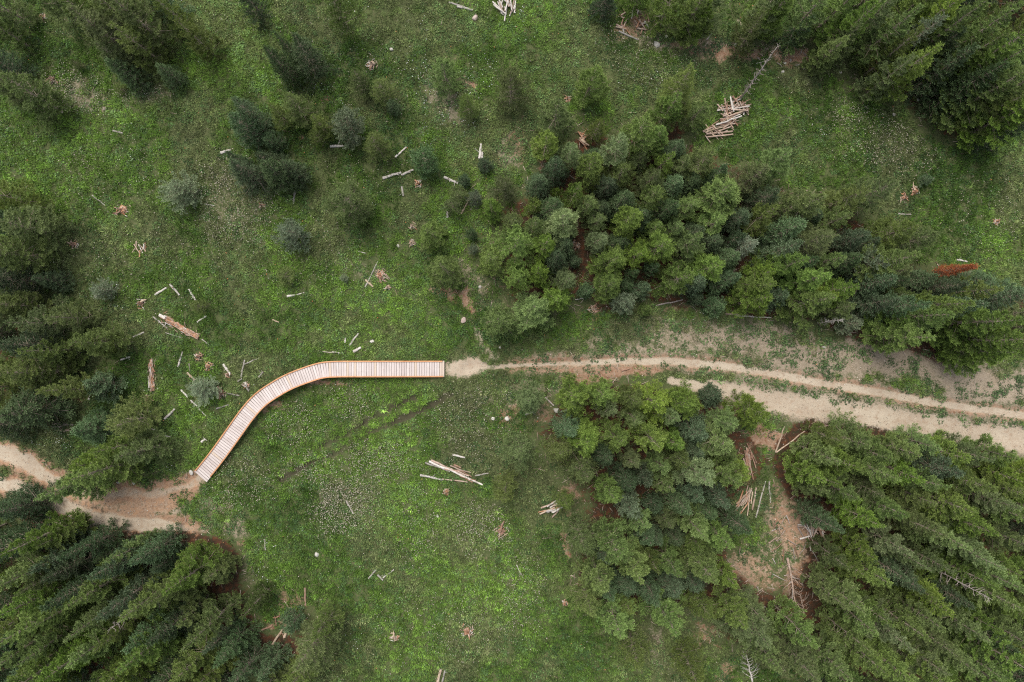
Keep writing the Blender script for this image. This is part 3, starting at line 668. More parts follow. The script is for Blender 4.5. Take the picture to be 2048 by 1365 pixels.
for i in range(npl):
    c, d, nrm = deck_frame((i + .5) * pitch)
    slope = (deck_at((i + .5) * pitch + 3).z - deck_at((i + .5) * pitch - 3).z) / (6 * PX)
    obj("plank", random.choice(plank_meshes), walk, loc=walk_inv @ Vector((c.x, c.y, c.z + random.uniform(-.003, .003))),
        rot=(0, -math.atan(slope), math.atan2(d.y, d.x) + random.uniform(-.006, .006)))
def strip(name, s0, s1, off, w, z0, z1, mat, step=2.0):
    """a board following the deck between s0 and s1 (pixels), off metres to its side"""
    n = max(2, int((s1 - s0) / step)); vv = []; ff = []
    base, _, _ = deck_frame((s0 + s1) / 2)
    for k in range(n + 1):
        c, d, nn = deck_frame(s0 + (s1 - s0) * k / n)
        for o_, z in ((off - w / 2, z0), (off + w / 2, z0), (off + w / 2, z1 - .008), (off + w / 2 - .008, z1), (off - w / 2 + .008, z1), (off - w / 2, z1 - .008)):
            p = c + nn * o_; vv.append((p.x - base.x, p.y - base.y, p.z + z - base.z))
    for k in range(n):
        for j in range(6):
            ff.append((k * 6 + j, k * 6 + (j + 1) % 6, k * 6 + 6 + (j + 1) % 6, k * 6 + 6 + j))
    ff += [tuple(range(5, -1, -1)), tuple(n * 6 + j for j in range(6))]
    me = bpy.data.meshes.new(name); me.from_pydata(vv, [], ff); me.materials.append(mat)
    return obj(name, me, walk, loc=walk_inv @ base)
TOT = cum[-1]
for side in (-1, 1):
    cuts = [4 if side < 0 else 2] + [TOT * (k + .12 * random.uniform(-1, 1)) / 6 for k in range(1, 6)] + [TOT - (14 if side > 0 else 3)]
    for a, b_ in zip(cuts[:-1], cuts[1:]):
        strip("edge_board", a + .12, b_ - .12, side * (HALF - .030), .072, .004, .062, M['rail'])
for off in (-.36, 0, .36):
    strip("joist", 3, TOT - 3, off, .05, -.19, -.044, M['joist'], 4.0)
pm = None
for k in range(1, 15):
    s = TOT * k / 15
    for off in (-.40, .40):
        c, d, nn = deck_frame(s); p = c + nn * off
        gz = hz1(p.x, p.y) - .12; top = c.z - .05
        if top - gz < .08: continue
        mb = MB(); mb.box((0, 0, (top - gz) / 2), (.09, .09, top - gz))
        obj("post", mb.mesh("post", [M['joist']]), walk, loc=walk_inv @ Vector((p.x, p.y, gz)), rot=(0, 0, math.atan2(d.y, d.x)))

# ------------------------------------------------------------------ conifers
def crown_arrays(kind, h, R, seed, z0f, dz, nb, shape, up0, up1, bl_sp, bl_len, nd_len, nd_w, per, droop=0.0, nd_sp=.055, var_len=(.5, 1.2), sides=2):
    r = np.random.default_rng(seed)
    P, D, L, VV, WB = [], [], [], [], []     # branchlets: start, direction, length, tone; wood of branches
    def axis(p0, a, u0, u1, Lb, level, tone):
        hd = np.array([math.cos(a), math.sin(a), 0.0]); sd = np.array([-math.sin(a), math.cos(a), 0.0])
        ns = max(2, int(Lb / bl_sp))
        s = (np.arange(ns) + .5 + r.uniform(-.3, .3, ns)) / ns
        if level == 0: s = s[s > .10 + .10 * r.random()]
        s = np.append(s, 1.0)
        ang = u0 + (u1 - u0) * s
        rad = Lb * s * np.cos(u0 * .5 + ang * .5)
        wig = np.cumsum(r.normal(0, .02, len(s))) * Lb
        pos = p0[None] + hd[None] * rad[:, None] + sd[None] * wig[:, None]
        pos[:, 2] = p0[2] + Lb * (s * np.sin(u0) + (np.sin(u1) - np.sin(u0)) * s * s * .5) - droop * Lb * s * (1 - s) * 2
        bd = hd[None] * np.cos(ang)[:, None]; bd[:, 2] = np.sin(ang)
        ends = sstep(.72, 1.0, s)            # this year's shoots at the end of every branch are paler
        for side in (-1, 1):
            th = np.radians(r.uniform(32, 60, len(s)))
            dd = bd * np.cos(th)[:, None] + sd[None] * (side * np.sin(th))[:, None]
            dd[:, 2] += r.normal(.08, .14, len(s))
            ll = bl_len * (1.0 - .55 * s) * min(1.0, .45 + .8 * Lb / R) * r.uniform(.6, 1.25, len(s)) + .04
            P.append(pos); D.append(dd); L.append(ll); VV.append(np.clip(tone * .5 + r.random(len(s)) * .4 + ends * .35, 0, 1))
        m = r.random(len(s)) < .5
        if m.any():
            du = bd[m] * .6; du[:, 2] += .8
            P.append(pos[m]); D.append(du); L.append(r.uniform(.5, .9, m.sum()) * bl_len * .55 + .03); VV.append(np.clip(tone * .5 + r.random(m.sum()) * .5, 0, 1))
        P.append(pos[-1:]); D.append(bd[-1:]); L.append(np.array([bl_len * .6 + .07])); VV.append(np.array([1.0]))
        WB.append((p0.copy(), pos[min(len(s) - 1, int(len(s) * .75))], (.006 + .010 * Lb) * (1 if level == 0 else .6)))
        if level == 0 and Lb > .4:
            for q in range(sides + (1 if Lb > 1.0 else 0)):
                k = int(len(s) * r.uniform(.25, .7)); sg = 1 if (q + int(a * 7)) % 2 else -1
                axis(pos[k], a + sg * r.uniform(.55, .95), (u0 + u1) / 2 + r.normal(0, .1), u1 + r.normal(0, .12), (1.1 - s[k]) * Lb * r.uniform(.55, .85), 1, tone)
    z = z0f * h
    lean = r.uniform(0, 6.28); lop = r.uniform(.1, .34)
    while z < h * .985:
        t = (z - z0f * h) / (h * (1 - z0f))
        Rz = R * shape(t)
        n = max(3, int(round(nb * (.75 + .5 * r.random()))))
        a0 = r.uniform(0, 6.28)
        for k in range(n):
            a = a0 + 6.283 * k / n + r.normal(0, .25)
            Lb = max(.10, Rz * r.uniform(*var_len) * (1 + lop * math.cos(a - lean)))
            zz = z + r.normal(0, dz * .25)
            u0 = math.radians(up0 + 18 * t + r.normal(0, 6)); u1 = math.radians(up1 + 22 * t + r.normal(0, 9))
            axis(np.array([0, 0, zz]), a, u0, u1, Lb, 0, r.random())
        z += dz * r.uniform(.8, 1.2) * (1 - .35 * t)
    # leader
    for k in range(6):
        P.append(np.array([[0, 0, h - .32 + .05 * k]])); D.append(np.array([[r.normal(0, .25), r.normal(0, .25), 1.0]])); L.append(np.array([.18])); VV.append(np.array([.8]))
    P = np.concatenate(P); D = np.concatenate(D); L = np.concatenate(L); VV = np.concatenate(VV)
    D /= np.linalg.norm(D, axis=1)[:, None]
    k = np.maximum(2, (L / nd_sp).astype(int)) * per
    idx = np.repeat(np.arange(len(P)), k)
    n = len(idx)
    f = r.random(n) ** .8
    pos = P[idx] + D[idx] * (f * L[idx])[:, None]
    rv = r.normal(size=(n, 3)); d = D[idx]
    rv -= d * (rv * d).sum(1)[:, None]; rv /= np.linalg.norm(rv, axis=1)[:, None]
    ph = np.radians(r.uniform(16, 50, n))
    nd = d * np.cos(ph)[:, None] + rv * np.sin(ph)[:, None]
    sv = np.cross(nd, r.normal(size=(n, 3))); sv /= np.linalg.norm(sv, axis=1)[:, None] + 1e-6
    ln = nd_len * r.uniform(.7, 1.25, n); w = nd_w * r.uniform(.7, 1.3, n)
    Vv = np.stack([pos - sv * (w / 2)[:, None], pos + sv * (w / 2)[:, None], pos + nd * ln[:, None]], 1).reshape(-1, 3)
    F = np.arange(n * 3).reshape(-1, 3)
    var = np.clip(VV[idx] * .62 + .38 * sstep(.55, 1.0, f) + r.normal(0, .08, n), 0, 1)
    return Vv, F, np.repeat(var, 3), WB

def trunk_mesh(h, WB, seed, thick=1.0):
    r = random.Random(seed); mb = MB()
    n = 8; pts = []; rad = []
    for i in range(n + 1):
        t = i / n
        pts.append((r.gauss(0, .010 * h) * t * (1 - t), r.gauss(0, .010 * h) * t * (1 - t), -0.25 + (h + .2) * t)); rad.append((.011 * h + .012) * thick * (1 - t * .92) * (1.25 if i == 0 else 1))
    mb.tube(pts, rad, 6)
    for a, b_, w in WB:
        m_ = (a + b_) / 2; m_[2] -= .02
        mb.tube([tuple(a), tuple(m_), tuple(b_)], [w, w * .8, w * .35], 3)
    return mb.mesh("trunk", [M['bark']])

pine_s = lambda t: min(1, .70 + 1.8 * t) * max(0.02, 1 - t) ** .92
tall_s = lambda t: min(1, .60 + 2.4 * t) * max(0.02, 1 - t) ** .95
spr_s = lambda t: max(0.02, 1 - t) ** .85
bush_s = lambda t: max(0.03, 1 - t ** 1.5 * .98) ** .85 * min(1, .8 + t)
PROTO = {}
def proto(key, n, mat, h, R, **kw):
    PROTO[key] = []
    for i in range(n):
        Vv, F, var, WB = crown_arrays(key, h, R, hash(key) % 1 + 31 * i + sum(map(ord, key)), **kw)
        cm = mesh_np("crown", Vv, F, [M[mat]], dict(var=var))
        PROTO[key].append((cm, trunk_mesh(h, WB, i + 5), h, R))
proto('P', 9, 'pine', 4.8, 1.25, z0f=.08, dz=.47, nb=5, var_len=(.5, 1.22), shape=pine_s, up0=2, up1=24, bl_sp=.050, bl_len=.085, nd_len=.080, nd_w=.023, per=3, sides=4)
proto('Pt', 9, 'pine', 7.2, 1.4, z0f=.06, dz=.44, nb=5.4, var_len=(.45, 1.25), shape=tall_s, up0=0, up1=28, bl_sp=.055, bl_len=.10, nd_len=.085, nd_w=.025, per=3, sides=4)
proto('Ps', 2, 'pine', 2.2, .65, z0f=.06, dz=.24, nb=5, shape=pine_s, up0=10, up1=40, bl_sp=.06, bl_len=.14, nd_len=.07, nd_w=.024, per=3)
proto('F', 4, 'feather', 4.8, 1.35, z0f=.08, dz=.38, nb=5, shape=pine_s, up0=8, up1=38, bl_sp=.075, bl_len=.20, nd_len=.085, nd_w=.023, per=3)
proto('Ft', 3, 'feather', 7.0, 1.4, z0f=.07, dz=.42, nb=5, shape=tall_s, up0=4, up1=34, bl_sp=.08, bl_len=.20, nd_len=.09, nd_w=.024, per=3)
proto('Fs', 2, 'feather', 1.6, .65, z0f=.06, dz=.20, nb=5, shape=bush_s, up0=15, up1=45, bl_sp=.08, bl_len=.18, nd_len=.07, nd_w=.022, per=2)
proto('S', 5, 'spruce', 4.4, 1.05, z0f=.04, dz=.29, nb=7, shape=spr_s, up0=-8, up1=20, bl_sp=.06, bl_len=.14, nd_len=.050, nd_w=.036, per=3, droop=.06, var_len=(.7, 1.12), sides=1)
proto('D', 5, 'dark', 4.6, 1.1, z0f=.04, dz=.29, nb=7, shape=spr_s, up0=-10, up1=22, bl_sp=.06, bl_len=.14, nd_len=.050, nd_w=.036, per=3, droop=.06, var_len=(.7, 1.12), sides=1)
proto('B', 4, 'fir', 2.7, 1.1, z0f=.04, dz=.27, nb=6.4, shape=bush_s, up0=0, up1=30, bl_sp=.06, bl_len=.12, nd_len=.055, nd_w=.034, per=3, var_len=(.5, 1.25), sides=2)
proto('Ss', 4, 'spruce', 2.2, .7, z0f=.04, dz=.22, nb=6, shape=bush_s, up0=0, up1=28, bl_sp=.05, bl_len=.10, nd_len=.050, nd_w=.032, per=3, var_len=(.5, 1.25), sides=2)
proto('B2', 2, 'fir', 5.2, .8, z0f=.30, dz=.32, nb=5, shape=spr_s, up0=0, up1=26, bl_sp=.075, bl_len=.18, nd_len=.055, nd_w=.030, per=3, sides=1)
proto('R', 1, 'red', 4.0, .42, z0f=.08, dz=.15, nb=6, shape=tall_s, up0=-10, up1=20, bl_sp=.07, bl_len=.12, nd_len=.06, nd_w=.022, per=3, sides=1)

WORDS = {'P': ("green pine", 'pine_tree'), 'P2': ("pale green pine", 'pine_tree'), 'F': ("sparse olive pine", 'pine_tree'), 'G': ("dark olive pine", 'pine_tree'), 'S': ("blue-green spruce", 'spruce_tree'),
         'S2': ("dense bluish fir", 'fir_tree'), 'D': ("dark dense spruce", 'spruce_tree'), 'D2': ("broad dark spruce", 'spruce_tree'), 'B': ("grey-green fir", 'fir_tree'), 'B2': ("silvery fir", 'fir_tree'), 'R': ("dead red pine", 'pine_tree')}
ORD = "first second third fourth fifth sixth seventh eighth ninth tenth eleventh twelfth thirteenth fourteenth fifteenth sixteenth seventeenth eighteenth nineteenth twentieth".split()
for tens, last in (("twenty", "thirtieth"), ("thirty", "fortieth"), ("forty", "fiftieth"), ("fifty", "sixtieth")):
    ORD += [tens + "-" + o for o in ORD[:9]] + [last]
CAT = {'pine_tree': 'pine', 'spruce_tree': 'spruce', 'fir_tree': 'fir'}
M['pine_pale'] = foliage_mat("pale_pine_needles", (.080, .125, .038), (.265, .325, .135))
RECOL = {}
def recoloured(cm, mat):
    if (cm.name, mat) not in RECOL:
        c = cm.copy(); c.materials.clear(); c.materials.append(M[mat]); RECOL[(cm.name, mat)] = c
    return RECOL[(cm.name, mat)]
def size_word(h): return "small" if h < 2.7 else ("short" if h < 4.4 else ("medium" if h < 5.2 else ("tall" if h < 6.4 else "towering")))
ranks = {}
for i, t in enumerate(TREES):
    if t[6]: continue
    key = (t[5], size_word(t[2]), t[4]); ranks.setdefault(key, []).append(i)
lab = {}
for (zi, sw, k), idxs in ranks.items():
    ph, mk, mn, _ = ZONES[zi]
    mx, my = float(gx(mk[0])), float(gy(mk[1]))
    idxs.sort(key=lambda i: math.hypot(TREES[i][0] - mx, TREES[i][1] - my))
    for r_, i in enumerate(idxs):
        lab[i] = f"{sw} {WORDS[k][0]} {ph}" + (f", {ORD[r_]} from {mn}" if len(idxs) > 1 else "")
tr = random.Random(3)
for i, (x, y, h, r, k, zi, given) in enumerate(TREES):
    if k in ('P', 'P2'): pk = 'Pt' if h >= 5.7 else ('Ps' if h < 2.7 else 'P')
    elif k == 'G': pk = 'Pt' if h >= 5.7 else 'P'
    elif k == 'F': pk = 'Ft' if h >= 5.7 else ('Fs' if h < 2.4 else 'F')
    elif k == 'S': pk = 'Ss' if h < 2.7 else 'S'
    elif k == 'S2': pk = 'Ss' if h < 4.2 else 'S'
    elif k in ('D', 'D2'): pk = 'Ss' if h < 2 else 'D'
    else: pk = k
    cm, tm, ph_, pr = tr.choice(PROTO[pk])
    if k == 'P2': cm = recoloured(cm, 'pine_pale')
    if k == 'G': cm = recoloured(cm, 'feather')
    nm = WORDS[k][1]
    root = obj(nm, None, loc=(x, y, hz1(x, y) - .02), rot=(tr.gauss(0, .022), tr.gauss(0, .022), tr.uniform(0, 6.28)), scale=(r / pr, r / pr, h / ph_),
               label=given or lab[i], cat=CAT[nm], group="conifers of the clearing and its woods")
    root.empty_display_size = .2
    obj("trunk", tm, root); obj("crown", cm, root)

exec_marks = []      # segments (x1, y1, x2, y2, half width) in metres that the grass keeps clear of

# ------------------------------------------------------------------ logs, sticks, stumps, rocks
def log_obj(x1, y1, x2, y2, w, mat, label, cat="log", name="log", group=None, z1=None, z2=None, knots=0, clear=True, taper=.8, seg=5):
    r = random.Random(int(x1 * 7 + y1 * 13 + x2))
    rad = w * PX / 2
    a = Vector((float(gx(x1)), float(gy(y1)), 0)); b_ = Vector((float(gx(x2)), float(gy(y2)), 0))
    a.z = hz1(a.x, a.y) + rad * .45 + .02 if z1 is None else z1
    b_.z = hz1(b_.x, b_.y) + rad * .45 + .02 if z2 is None else z2
    mid = (a + b_) / 2; L = (b_ - a).length; d = (b_ - a).normalized()
    mb = MB(); pts = []; rr = []
    for k in range(seg + 1):
        t = k / seg
        bend = math.sin(t * math.pi) * r.uniform(-.02, .02) * L
        pts.append(((t - .5) * L, bend, bend * .3)); rr.append(rad * (1 - (1 - taper) * t) * r.uniform(.93, 1.07))
    mb.tube(pts, rr, 8, 0, 1, .12, r)
    for k in range(knots):
        t = r.uniform(.1, .9); an = r.uniform(0, 6.28); px_ = (t - .5) * L
        e = rad * r.uniform(2, 5)
        mb.tube([(px_, 0, 0), (px_ + e * .5, math.cos(an) * e, abs(math.sin(an)) * e)], [rad * .3, rad * .12], 4)
    o = obj(name, mb.mesh(name, [M[mat], M['cut_end'] if mat in ('grey_wood', 'tan_wood', 'old_wood') else M[mat]]), loc=mid, rot=d.to_track_quat('X', 'Z').to_euler(), label=label, cat=cat, group=group)
    if clear: exec_marks.append((a.x, a.y, b_.x, b_.y, rad * .8))
    return o

LOGS = [
 (661,294,688,293,5.5,'grey_wood',"short pale log poking out from under the grey-green fir"),
 (791,315,813,295,4,'grey_wood',"thin pale log slanting upward left of the egg-shaped fir"),
 (766,357,803,346,6,'grey_wood',"thick pale log left of the egg-shaped fir, outer of two"),
 (803,351,827,340,5,'grey_wood',"pale log touching the left side of the egg-shaped fir"),
 (888,355,916,367,5.5,'grey_wood',"pale log slanting downward right of the egg-shaped fir"),
 (959,318,962,288,5.5,'grey_wood',"upright pale log above the small dark bush by the thicket"),
 (964,320,965,304,4.5,'grey_wood',"shorter pale log beside the upright pale log"),
 (804,374,807,393,4.5,'grey_wood',"stubby split grey log below the egg-shaped fir"),
 (588,409,590,382,4,'grey_wood',"upright thin grey log below the dark spruces in the meadow"),
 (895,424,895,436,5,'grey_wood',"very short pale log block left of the central thicket"),
 (922,428,936,404,4,'tan_wood',"tan log stood against the small fir at the thicket's tip"),
 (933,402,941,400,4,'tan_wood',"tan log stub beside the small pale fir"),
 (443,307,463,301,6,'grey_wood',"pale log with a dark end left of the dark spruces"),
 (469,333,476,328,6,'grey_wood',"pale stub of log half under the dark spruce"),
 (228,263,248,268,4,'grey_wood',"small grey log in the grass of the upper left meadow"),
 (187,392,213,412,2.5,'grey_wood',"thin grey stick lying left of the ring-shaped orange stump"),
 (410,409,430,412,2,'grey_wood',"thin grey stick to the right of the rounded grey fir"),
 (898,6,930,15,4,'grey_wood',"long grey log near the top edge of the picture"),
 (914,14,946,21,4.5,'grey_wood',"second grey log at the top edge, lower of two"),
 (311,590,334,576,4.5,'grey_wood',"pale log slanting upward, leftmost of three above the rotten log"),
 (341,569,360,591,4.5,'grey_wood',"pale log slanting downward, middle of three above the rotten log"),
 (379,579,393,602,4.5,'grey_wood',"pale log slanting downward onto the thin olive sapling"),
 (395,645,414,632,3.5,'grey_wood',"thin pale log right of the big rotten log"),
 (307,634,335,656,3,'grey_wood',"slim pale pole parallel to the big rotten log on its left"),
 (332,666,366,676,2.5,'grey_wood',"slim grey pole under the middle of the big rotten log"),
 (404,679,418,690,2.5,'grey_wood',"thin grey stick off the lower end of the big rotten log"),
 (267,675,289,665,4,'grey_wood',"pale log lying between the left forest and the rotten logs"),
 (243,720,262,714,3.5,'grey_wood',"pale log at the rim of the left forest"),
 (356,734,366,704,4,'grey_wood',"pale log standing steeply between the two rotten logs"),
 (374,746,390,761,4.5,'tan_wood',"pale log with an orange end above the bushy grey-green fir"),
 (378,727,379,742,2.5,'twig',"dead grey twig stem above the log with an orange end"),
 (446,729,460,748,5,'grey_wood',"tapering pale log with a frayed end beside the boardwalk"),
 (482,755,489,720,3.5,'grey_wood',"tall grey pole of the bent pair beside the boardwalk"),
 (489,729,519,716,2.5,'grey_wood',"slim grey pole leaning off the tall pole near the boardwalk"),
 (475,763,484,758,3,'grey_wood',"small forked grey stick near the boardwalk curve"),
 (517,755,526,744,4,'grey_wood',"frayed grey splinter of wood just above the boardwalk curve"),
 (492,773,497,783,4,'grey_wood',"short grey chunk close to the boardwalk's outer edge"),
 (362,780,376,795,4,'grey_wood',"thin pale log, upper piece of the broken line by the fir"),
 (381,801,394,813,3,'grey_wood',"thin pale log, middle piece of the broken line by the fir"),
 (397,818,412,832,2.5,'grey_wood',"thin pale log, lowest piece of the broken line by the fir"),
 (330,838,350,818,5,'grey_wood',"pale log slanting upward above the forest at lower left"),
 (178,799,186,782,4.5,'grey_wood',"pale log in the shade of the left forest"),
 (432,818,457,810,3.5,'grey_wood',"grey log just left of the boardwalk's straight lower part"),
 (453,787,478,792,3,'grey_wood',"thin grey root log reaching right from the root stump"),
 (290,857,312,861,4,'grey_wood',"grey log at the dark pine's edge left of the boardwalk"),
 (320,870,341,874,3,'grey_wood',"grey stick just below the grey log near the lower left pines"),
 (404,884,412,878,5,'grey_wood',"little pale block beside the boardwalk's lower half"),
 (575,593,590,591,5,'grey_wood',"short pale log above the boardwalk curve, thick end"),
 (588,591,609,586,2.5,'grey_wood',"thin tail of the short pale log above the boardwalk curve"),
 (545,640,558,645,3,'tan_wood',"tiny tan stick in open grass above the boardwalk"),
 (699,691,717,667,4,'grey_wood',"pale splintered pole standing above the boardwalk's straight part"),
 (690,686,691,676,3.5,'grey_wood',"tiny grey stub left of the pale splintered pole"),
 (707,704,722,695,6,'grey_wood',"broad white wood chunk just above the boardwalk"),
 (645,704,668,706,2.5,'twig',"dark dead branch along the boardwalk's upper edge"),
 (664,704,686,707,3,'grey_wood',"grey dead branch along the boardwalk's upper edge"),
 (730,575,756,523,3,'grey_wood',"long thin grey pole beside the orange wood debris"),
 (731,560,746,574,4,'tan_wood',"tan log crossing the foot of the long thin pole"),
 (717,503,731,507,2,'grey_wood',"thin white twig above the long thin pole"),
 (840,951,885,960,4.5,'grey_wood',"long pale pole, lowest of the bundle in the lower meadow"),
 (884,959,935,965,3,'pink_wood',"reddish tail pole at the bottom of the pole bundle"),
 (858,923,965,970,4.5,'grey_wood',"longest pale pole across the bundle in the lower meadow"),
 (862,921,930,952,4,'pink_wood',"pinkish pole lying along the top of the bundle"),
 (850,926,900,944,3.5,'grey_wood',"grey pole at the left head of the bundle"),
 (910,945,945,965,4,'brown_wood',"brown pole near the right end of the bundle"),
 (905,910,930,916,4.5,'grey_wood',"single pale log above the pole bundle"),
 (950,952,977,947,3,'grey_wood',"thin grey stick right of the pole bundle"),
 (907,930,922,936,4,'brown_wood',"short rust brown stick above the middle of the bundle"),
 (909,935,924,944,3.5,'tan_wood',"short tan stick above the middle of the bundle"),
 (692,1002,706,1028,3.5,'grey_wood',"thin grey root stick lying in the seed head patch"),
 (531,1078,532,1100,3,'grey_wood',"upright thin grey stick at the left of the lower meadow"),
 (737,1158,752,1140,3.5,'grey_wood',"left prong of the forked grey branch in the lower meadow"),
 (755,1150,766,1161,4,'grey_wood',"middle prong of the forked grey branch in the lower meadow"),
 (766,1156,788,1140,3,'grey_wood',"right prong of the forked grey branch in the lower meadow"),
 (875,1365,882,1338,6,'tan_wood',"tan split log at the bottom edge of the picture"),
 (884,1366,890,1340,4,'grey_wood',"grey split log at the bottom edge of the picture"),
 (610,1175,611,1212,4.5,'brown_wood',"rusty brown upright stick above the bottom pines"),
 (545,1290,568,1255,5,'tan_wood',"tan splintered pole beside the bottom pines"),
 (569,1275,573,1258,6,'tan_wood',"short tan slab next to the splintered pole"),
 (520,1262,545,1252,4,'brown_wood',"orange brown stick at the rim of the lower left forest"),
 (1238,62,1277,80,4,'grey_wood',"bent grey branch below the debris at the top"),
 (1243,45,1248,64,4,'grey_wood',"upright grey stick in the debris at the top"),
 (1305,35,1323,34,3,'grey_wood',"short grey stick right of the debris at the top"),
 (1412,82,1422,70,2.5,'grey_wood',"tiny grey stick on bare soil below the top pines"),
 (1795,428,1821,430,3.5,'grey_wood',"grey stick in the grass below the two orange stumps"),
 (1911,520,1932,524,4,'grey_wood',"pale log above the rust orange dead pine"),
 (1450,628,1495,630,3.5,'pink_wood',"long pinkish pole, upper of two above the track"),
 (1470,632,1542,636,3,'grey_wood',"long pale pole, lower of two above the track"),
 (1465,542,1468,558,5,'pink_wood',"upright pinkish log under the silver-green fir"),
 (1464,541,1472,540,5,'pink_wood',"crosspiece log on top of the upright pinkish log"),
 (1243,742,1261,737,3.5,'brown_wood',"short brown stick on red soil between the two track lanes"),
 (1550,905,1568,852,3.2,'tan_wood',"tan pole, upright one of the V in the lower pines"),
 (1552,905,1609,862,2.8,'tan_wood',"tan pole, slanting one of the V in the lower pines"),
 (1630,855,1690,848,2.5,'pink_wood',"long pinkish stick at the lower rim of the track"),
 (1537,962,1540,1005,3,'grey_wood',"long thin grey pole at the head of the lower right clearing"),
 (1511,1035,1530,962,3,'grey_wood',"long thin pole leaning through the pine shade beside the clearing"),
 (1504,1020,1512,975,4,'pink_wood',"pinkish pole beside the long thin pole by the clearing"),
 (1025,1005,1035,1155,0,'',""),
 (1033,1130,1046,1156,2.5,'grey_wood',"thin grey stick in the lower meadow near the pines"),
 (1085,1128,1088,1150,0,'',""),
 (1050,830,1068,824,3,'grey_wood',"grey stick left of the pines under the track"),
 (1090,795,1108,812,3,'twig',"dead bent branch beside the pale-tipped pine below the track"),
 (1122,824,1142,818,3.5,'grey_wood',"grey stick between the pines below the track"),
 (1150,600,1172,596,2.5,'grey_wood',"thin grey stick at the thicket's lower edge"),
 (1310,612,1365,600,3,'twig',"dead branch along the thicket's lower edge"),
 (0,1105,52,1080,3,'pink_wood',"long bare pole in the shade at the left edge"),
 (20,990,26,1000,0,'',""),
 (112,848,147,850,3.5,'twig',"dead grey branch under the left forest by the white flowers"),
 (110,858,130,864,3,'tan_wood',"tan stick under the left forest by the white flowers"),
 (195,868,218,870,3,'grey_wood',"pale stick in shade left of the lower pines"),
 (222,790,248,760,4,'brown_wood',"dark brown rotting branch at the forest rim on the left"),
]
for L_ in LOGS:
    if L_[4] > 0:
        st = L_[4] < 3.6
        mt = 'old_wood' if L_[5] == 'grey_wood' and 'pale' not in L_[6] and 'white' not in L_[6] else L_[5]
        log_obj(*L_[:5], mt, L_[6], cat="stick" if st else "log", name="stick" if st else "log", knots=0 if L_[4] < 3 else random.randint(0, 2))

# rotten logs
def rotten_log(x1, y1, x2, y2, w, label, slab=True):
    r = random.Random(int(x1))
    a = Vector((float(gx(x1)), float(gy(y1)), 0)); b_ = Vector((float(gx(x2)), float(gy(y2)), 0))
    mid = (a + b_) / 2; mid.z = hz1(mid.x, mid.y); L = (b_ - a).length; d = (b_ - a).normalized(); rad = w * PX / 2
    root = obj("rotten_log", None, loc=mid, rot=(0, 0, math.atan2(d.y, d.x)), label=label, cat="log")
    mb = MB(); pts = []; rr = []
    for k in range(17):
        t = k / 16
        pts.append(((t - .5) * L * .96, r.gauss(0, .02), rad * .1 + r.gauss(0, .015))); rr.append(rad * (.5 + .45 * math.sin(min(1, t * 1.5 + .3) * math.pi * .5)) * r.uniform(.75, 1.1))
    mb.tube(pts, rr, 10, 0, None, .5, r)
    obj("log_body", mb.mesh("log_body", [M['rot_wood']]), root)
    for k in range(54):
        t = r.uniform(-.46, .46); ln = r.uniform(.15, .7) * (1 - abs(t)); yo = max(-1, min(1, r.gauss(0, .55))) * rad * (.72 + .3 * t)
        zt = rad * .1 + rad * .80 * math.sqrt(max(.05, 1 - (yo / rad) ** 2)) + r.uniform(-.03, .05)
        mb = MB(); w0 = r.uniform(.012, .042)
        mb.tube([(-ln / 2, 0, 0), (-ln * .2, r.gauss(0, .01), .012), (ln * .2, r.gauss(0, .01), .012), (ln / 2, r.gauss(0, .02), r.uniform(-.02, .03))], [.006, w0, w0 * .9, .005], 5, 0, None, .5, r)
        obj("splinter", mb.mesh("splinter", [M[r.choice(['rot_wood', 'rot_wood', 'tan_wood', 'grey_wood', 'pink_wood', 'brown_wood', 'pink_wood'])]]), root, loc=(t * L, yo, zt), rot=(0, r.gauss(0, .06), r.gauss(0, .08)))
    for k in range(14):
        xo = r.uniform(-.5, .5) * L; yo = r.choice((-1, 1)) * rad * r.uniform(1.0, 1.7); ln = r.uniform(.05, .16); mb = MB()
        mb.tube([(-ln, 0, 0), (0, 0, .02), (ln, 0, 0)], [.008, r.uniform(.015, .03), .006], 5, 0, None, .5, r)
        obj("wood_chunk", mb.mesh("wood_chunk", [M[r.choice(['rot_wood', 'tan_wood', 'pink_wood'])]]), root, loc=(xo, yo, .08), rot=(0, 0, r.gauss(0, .6)))
    if slab:
        mb = MB(); mb.box((0, 0, 0), (.42, .16, .09)); obj("bark_slab", mb.mesh("bark_slab", [M['grey_wood']]), root, loc=(-L / 2 + .08, .03, rad * 1.0), rot=(0, -.08, .05))
    exec_marks.append((a.x, a.y, b_.x, b_.y, rad + .03))
rotten_log(325, 633, 399, 677, 14, "big crumbling orange-brown rotten log in the left meadow")
rotten_log(304, 718, 306, 783, 10, "upright reddish rotten log left of the boardwalk", False)
log_obj(299, 753, 300, 776, 4.5, 'grey_wood', "pale straight plank-like log alongside the upright rotten log")

